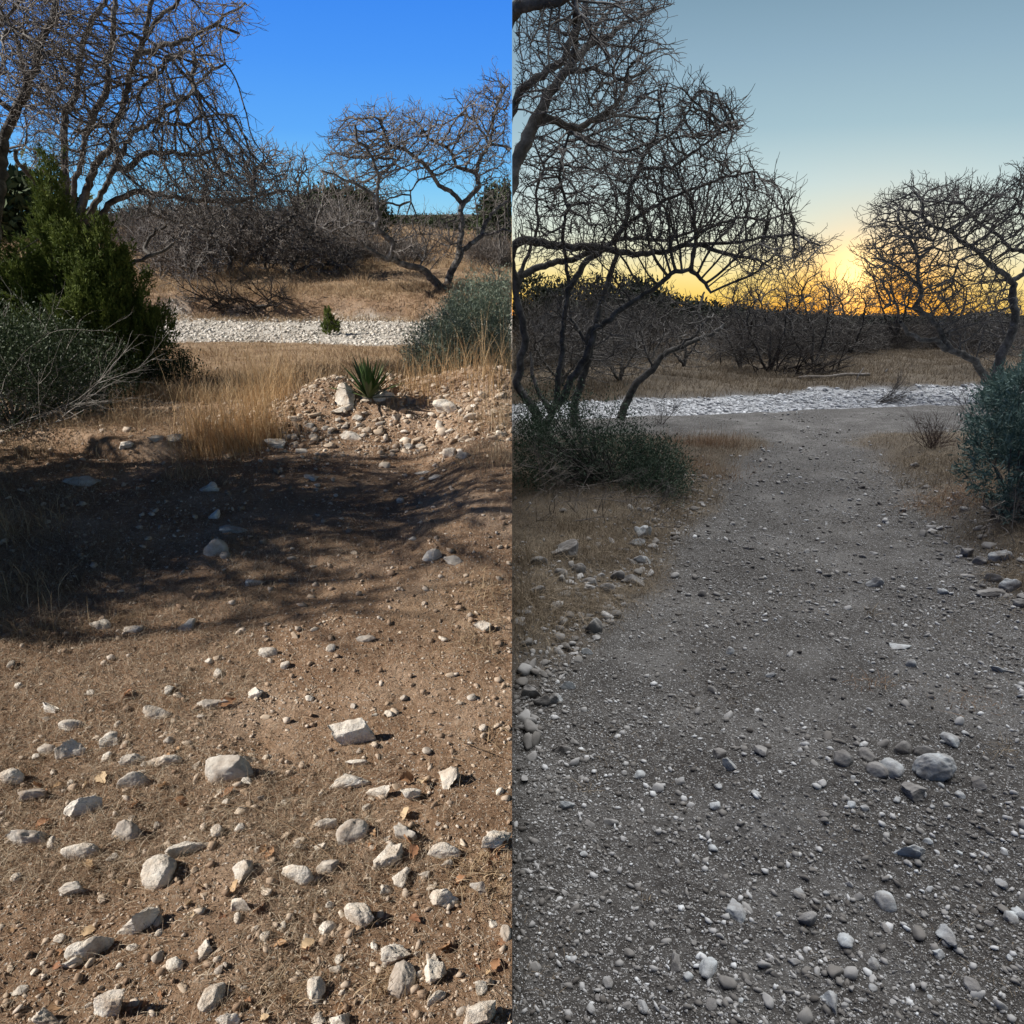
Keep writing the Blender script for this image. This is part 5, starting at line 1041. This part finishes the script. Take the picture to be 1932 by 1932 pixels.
# sunny half
X, Y = fan(38000, 6.7, 15.6, 'L', .76, 1.3); m = (rng.random(len(X)) < .35 + .65 * sst(-.3, .3, fbm2(X * 1.2, Y * 1.2, 3, 61))) & (grassmaskL(X, Y) > .4) ; X, Y = X[m], Y[m]
hh = .16 + .30 * np.clip(fbm2(X * .8, Y * .8, 2, 62) + .4, 0, 1) * (1 - .7 * sst(11, 14.5, Y)); hh = hh * (1 - .6 * sst(12.5, 14.5, Y)); grass_stuff('dry_grass', 'tawny dry grass between the mound and the sunny creek', 'L', X, Y, hh, .010, .55, M['grassL'])
X, Y = fan(80000, 20.0, 42, 'L', .78, 1.2); m = (rng.random(len(X)) < .4 + .6 * sst(-.3, .3, fbm2(X * .5, Y * .5, 3, 63))) & (creekL(X, Y) < .3); X, Y = X[m], Y[m]
grass_stuff('dry_grass', 'dry golden grass on the far bank of the sunny creek', 'L', X, Y, .16 + .75 * np.clip(fbm2(X * .9, Y * .9, 3, 64) + .1, 0, 1), .016, .7, M['grassL'], 2)
X, Y = fan(16000, 19.6, 22.6, 'L', .8, 1); grass_stuff('dry_grass', 'brown grass hanging over the cut bank of the sunny creek', 'L', X, Y, .24, .014, .8, M['grassL'], 2)
X, Y = fan(30000, 40, 160, 'L', .78); grass_stuff('dry_grass', 'golden field of dry grass stretching to the sunny horizon', 'L', X, Y, .8, .10, .4, M['grassL'], 1)
X, Y = fan(150000, 1.0, 6.8, 'L'); dn = .12 + .75 * sst(.0, .5, fbm2(X * 1.7, Y * 1.7, 3, 65) + .38 * sst(-.6, -2.2, X) + .25 * np.exp(-((Y - 1.6) / .9) ** 2) - .75 * np.exp(-((Y - 2.5) / .6) ** 2) * sst(-1.3, -.6, X)) * (1 - .8 * sst(-2.2, -1.5, X) * sst(5, 5.4, Y)); m = rng.random(len(X)) < dn; X, Y = X[m], Y[m]
grass_stuff('dry_litter', 'flattened dry grass and straw lying over the sunny soil', 'L', X, Y, .045 + .012 * Y, .0019, 1.05, M['litter'], 4)
X, Y = fan(16000, 2.6, 6.5, 'L'); m = (fbm2(X * 1.3, Y * 1.3, 2, 66) + .7 * sst(-1.5, -3.2, X) > .35); X, Y = X[m], Y[m]
grass_stuff('dry_grass', 'short curling dry grass in the tree shade at the left', 'L', X, Y, .11, .003, .8, M['grassL'])
# tufts: each one its own object
def tuft(px, py, n, h, w, spread, lean, mat, label, group=None, name='grass_tuft', wid=.0048):
    n = int(n * .62)
    side = side_of(px); b = at(px, py); r = np.random.default_rng(int(px * 7 + py)); x = b[0] + r.normal(0, spread, n); y = b[1] + r.normal(0, spread * .8, n)
    ok = x * SGN[side] > .01; x, y = x[ok], y[ok]; n = len(x); P = np.stack([x, y, ZF[side](x, y) - .004], 1)
    V, F, a = blades(P, h * (.35 + .75 * r.random(n) ** 1.8), np.full(n, wid) * r.uniform(.5, 1.1, n), lean * r.uniform(.1, 2.0, n), r.uniform(0, 6.28, n), side, 4, .9)
    return tag(mk(name, V, F, mat, side, None, b, attrs={'rnd': a}), label, 'grass', group)
for a in [
 (400, 846, 700, .70, 0, .13, .30, M['tallL'], 'tall golden grass tuft left of the mound, the leftmost of the golden clump'), (440, 850, 900, .62, 0, .14, .35, M['tallL'], 'thick golden tuft in the middle of the clump left of the mound'), (488, 832, 700, .85, 0, .12, .25, M['tallL'], 'tallest golden grass tuft, against the left flank of the mound'),
 (520, 760, 500, .75, 0, .14, .4, M['tallL'], 'fine golden tuft behind the left slope of the mound'), (365, 860, 250, .35, 0, .10, .5, M['grassL'], 'short tuft at the left foot of the golden clump'),
 (790, 740, 350, .55, 0, .16, .3, M['tallL'], 'upright tawny tuft right of the yucca'), (860, 720, 260, .5, 0, .2, .3, M['tallL'], 'tawny tuft below the sage green bush'), (935, 720, 320, .65, 0, .16, .3, M['tallL'], 'tall tuft at the seam below the sage green bush'), (940, 800, 420, .45, 0, .14, .45, M['grassL'], 'grey-gold tuft at the seam beside the mound'), (930, 870, 300, .30, 0, .12, .6, M['grassL'], 'wispy tuft at the seam below the mound'),
 (355, 900, 500, .18, 0, .10, .7, M['grassL'], 'curly tuft on the shaded ground before the ledge'), (20, 1010, 600, .30, 0, .14, .6, M['grassL'], 'shaggy grey tuft at the left edge in the shade'), (40, 1120, 500, .22, 0, .13, .8, M['grassL'], 'flattened tuft at the left edge, below the shaggy one'), (95, 1190, 60, .20, 0, .05, .3, M['grassL'], 'thin upright stalks at the front of the shade, left'), (150, 1195, 40, .16, 0, .04, .5, M['grassL'], 'few curved seed stalks right of the thin upright ones'), (245, 1170, 260, .10, 0, .06, .8, M['grassL'], 'small lit tuft at the front edge of the shade'),
 (105, 850, 800, .25, 0, .25, .7, M['grassL'], 'wide low straw tuft before the dark bush, left'), (255, 800, 500, .38, 0, .16, .6, M['grassL'], 'straw tuft behind the ledge under the low dark bush'),
 (900, 1640, 350, .07, 0, .05, 1.0, M['grassL'], 'low dry tuft beside the rounded pale stone, right foreground'), (735, 1870, 300, .06, 0, .035, 1.0, M['grassL'], 'dry tuft growing against the layered grey stone'), (940, 1690, 350, .06, 0, .05, 1.0, M['grassL'], 'pale dry tuft at the seam in the right foreground'), (540, 1870, 250, .05, 0, .04, 1.0, M['grassL'], 'matted tuft near the bottom centre of the sunny half'),
 (945, 1130, 500, .14, 0, .12, 1.0, M['grassL'], 'heap of pale straw at the seam below the shade'), (900, 1210, 300, .14, 0, .12, 1.1, M['grassL'], 'loose straw lying round the crumbly pinkish stone'), (950, 1400, 120, .10, 0, .05, .9, M['grassL'], 'thin straw tuft at the seam level with the blocky stone'),
 (1120, 1040, 700, .22, 0, .16, .8, M['grassR'], 'bent dry tuft among the stones of the left verge'), (1050, 1130, 800, .26, 0, .16, .9, M['grassR'], 'drooping dry tuft at the left verge below the rough stone'), (1000, 1150, 700, .30, 0, .12, .8, M['grassR'], 'drooping tuft at the seam on the dusk side'), (990, 1060, 500, .25, 0, .12, .6, M['grassR'], 'grey tuft at the seam beside the rough stone'), (1180, 990, 500, .2, 0, .12, .8, M['grassR'], 'tuft at the foot of the dark bush'), (1085, 1000, 500, .26, 0, .12, .6, M['grassR'], 'taller grey tuft under the dark bush, above the rough stone'), (1240, 960, 700, .22, 0, .16, .8, M['grassR'], 'olive tuft at the right tip of the dark bush'),
 (1340, 840, 1500, .34, 0, .30, .6, M['redgrassR'], 'russet grass clump at the left shoulder of the path'), (1300, 880, 1200, .25, 0, .3, .7, M['redgrassR'], 'low russet grass below the clump on the left shoulder'), (1280, 930, 900, .2, 0, .2, .8, M['grassR'], 'olive dry grass at the left edge of the path'),
 (1790, 900, 1300, .25, 0, .24, .8, M['grassR'], 'tawny grass mat on the right verge before the brown shrub'), (1830, 940, 1200, .28, 0, .22, .8, M['redgrassR'], 'russet grass under the blue green bush'), (1750, 870, 900, .22, 0, .25, .8, M['grassR'], 'thin tawny grass at the top of the right verge'), (1880, 1010, 700, .20, 0, .16, .9, M['grassR'], 'dry tuft at the lower edge of the blue green bush'), (1915, 1100, 400, .18, 0, .1, .9, M['grassR'], 'sparse tuft among the right verge stones'),
 (1640, 1160, 40, .10, 0, .03, .5, M['grassR'], 'few upright straws alone on the path'), (1650, 1290, 120, .07, 0, .05, 1, M['redgrassR'], 'tiny russet tuft on the path'), (1840, 1330, 120, .07, 0, .08, 1, M['redgrassR'], 'small russet tuft at the lower right of the path'), (1890, 1420, 90, .07, 0, .04, 1, M['grassR'], 'small pale tuft near the right edge'), (1110, 1490, 60, .06, 0, .03, 1, M['grassR'], 'small pale tuft in the lower left gravel'), (1218, 1700, 30, .05, 0, .012, 1, M['grassR'], 'curl of pale straw in the lower left gravel'),
]: tuft(*a)
# dusk half ground cover
X, Y = fan(110000, 2.4, 12.4, 'R', .76); m = rng.random(len(X)) < np.clip((1 - pathR(X, Y)) * .9, 0, 1) * sst(2.6, 3.8, Y) * (1 - sst(9.4, 10.2, Y)); X, Y = X[m], Y[m]
grass_stuff('dry_grass', 'dry brown grass covering the verges of the dusk path', 'R', X, Y, .06 + .20 * np.clip(fbm2(X * 2.5, Y * 2.5, 2, 74) + .2, 0, 1), .004, .95, M['grassR'])
X, Y = fan(80000, 17.0, 44, 'R', .80, 1.2); m = (rng.random(len(X)) < .4 + .6 * sst(-.3, .3, fbm2(X * .5, Y * .5, 3, 73))) & (creekR(X, Y) < .3) & (Y - .31 * X > 16.7); X, Y = X[m], Y[m]
grass_stuff('dry_grass', 'dull brown grass on the far bank of the dusk creek', 'R', X, Y, .32, .016, .75, M['grassR'], 2)
X, Y = fan(20000, 42, 150, 'R', .80); grass_stuff('dry_grass', 'dim grass plain reaching the sunset horizon', 'R', X, Y, .7, .10, .4, M['grassR'], 1)
X, Y = fan(22000, 1.0, 9, 'R', .76); m = rng.random(len(X)) < sst(-.1, .5, fbm2(X * 2.2, Y * 2.2, 3, 75)) * .8; X, Y = X[m], Y[m]
grass_stuff('dry_litter', 'bits of straw and twigs scattered over the dusk gravel', 'R', X, Y, .022 + .009 * Y, .002, 1.15, M['grassR'])

# fallen leaves
def leafmesh(seed):
    r = np.random.default_rng(seed); n = 9; t = np.linspace(0, 1, n); w = .30 * np.sin(np.pi * t ** .8) * (1 + .25 * np.sin(t * 22 + seed)); V = []
    for i in range(n):
        z = .22 * math.sin(t[i] * 3 + seed); V += [(t[i] - .5, -w[i], z + .14), (t[i] - .5, 0, z), (t[i] - .5, w[i], z + .12 * r.random())]
    F = [[3 * i + j, 3 * i + j + 1, 3 * i + j + 4, 3 * i + j + 3] for i in range(n - 1) for j in (0, 1)]
    return np.array(V), np.array(F)
lp = [mk('fallen_leaf', *leafmesh(i), M['leaf'], 'L', smooth=True) for i in range(5)]
spots = [(82, 1558), (228, 1668), (36, 1690), (250, 1520), (262, 1500), (318, 1433), (240, 1320), (425, 1500), (350, 1705), (360, 1735), (20, 1760), (110, 1830), (110, 1905), (405, 1905), (430, 1900), (470, 1895), (496, 1605), (510, 1612), (587, 1700), (595, 1720), (530, 1790), (575, 1795), (582, 1815), (700, 1600), (635, 1590), (705, 1575),
         (780, 1615), (775, 1595), (925, 1615), (930, 1630), (870, 1665), (785, 1740), (840, 1790), (900, 1828), (915, 1838), (935, 1825), (945, 1780), (700, 1745), (655, 1530), (690, 1480), (765, 1475), (945, 1600), (490, 1715), (560, 1855), (640, 1905), (500, 1930), (430, 1330), (560, 1500), (150, 1490), (300, 1885)]
spots += [(float(rng.uniform(10, 945)), float(rng.uniform(1380, 1925))) for _ in range(30)]
for i, (px, py) in enumerate(spots):
    b = at(px, py); src = lp[i % 5]
    if i < 5: o = src
    else: o = src.copy(); COL['L'].objects.link(o)
    s = rng.uniform(18, 36) * pxm(b[1]); o.location = b + [0, 0, s * .12]; o.scale = (s, s, s); o.rotation_euler = (rng.uniform(-.5, .5), rng.uniform(-.5, .5), rng.uniform(0, 6.28))
    tag(o, 'curled orange brown oak leaf lying among the sunny foreground stones', 'leaf', 'fallen oak leaves in the sunny foreground')

# long straws lying in the foreground
for i, (pts_, lab) in enumerate([([(320, 1540), (400, 1528), (480, 1535), (560, 1575), (620, 1625), (680, 1690)], 'long pale grass stem lying across the sunny foreground'),
                                 ([(860, 1405), (930, 1430), (960, 1440)], 'thin grass stem arching on the bare soil near the seam')]):
    q = [at(*p) + [0, 0, .02] for p in pts_]; stick('dry_straw', lab, 'L', q, .0022, .001, M['grassL'], 'straw', 0, 4)
print('objects', len(bpy.data.objects), 'verts', sum(len(m.vertices) for m in bpy.data.meshes))
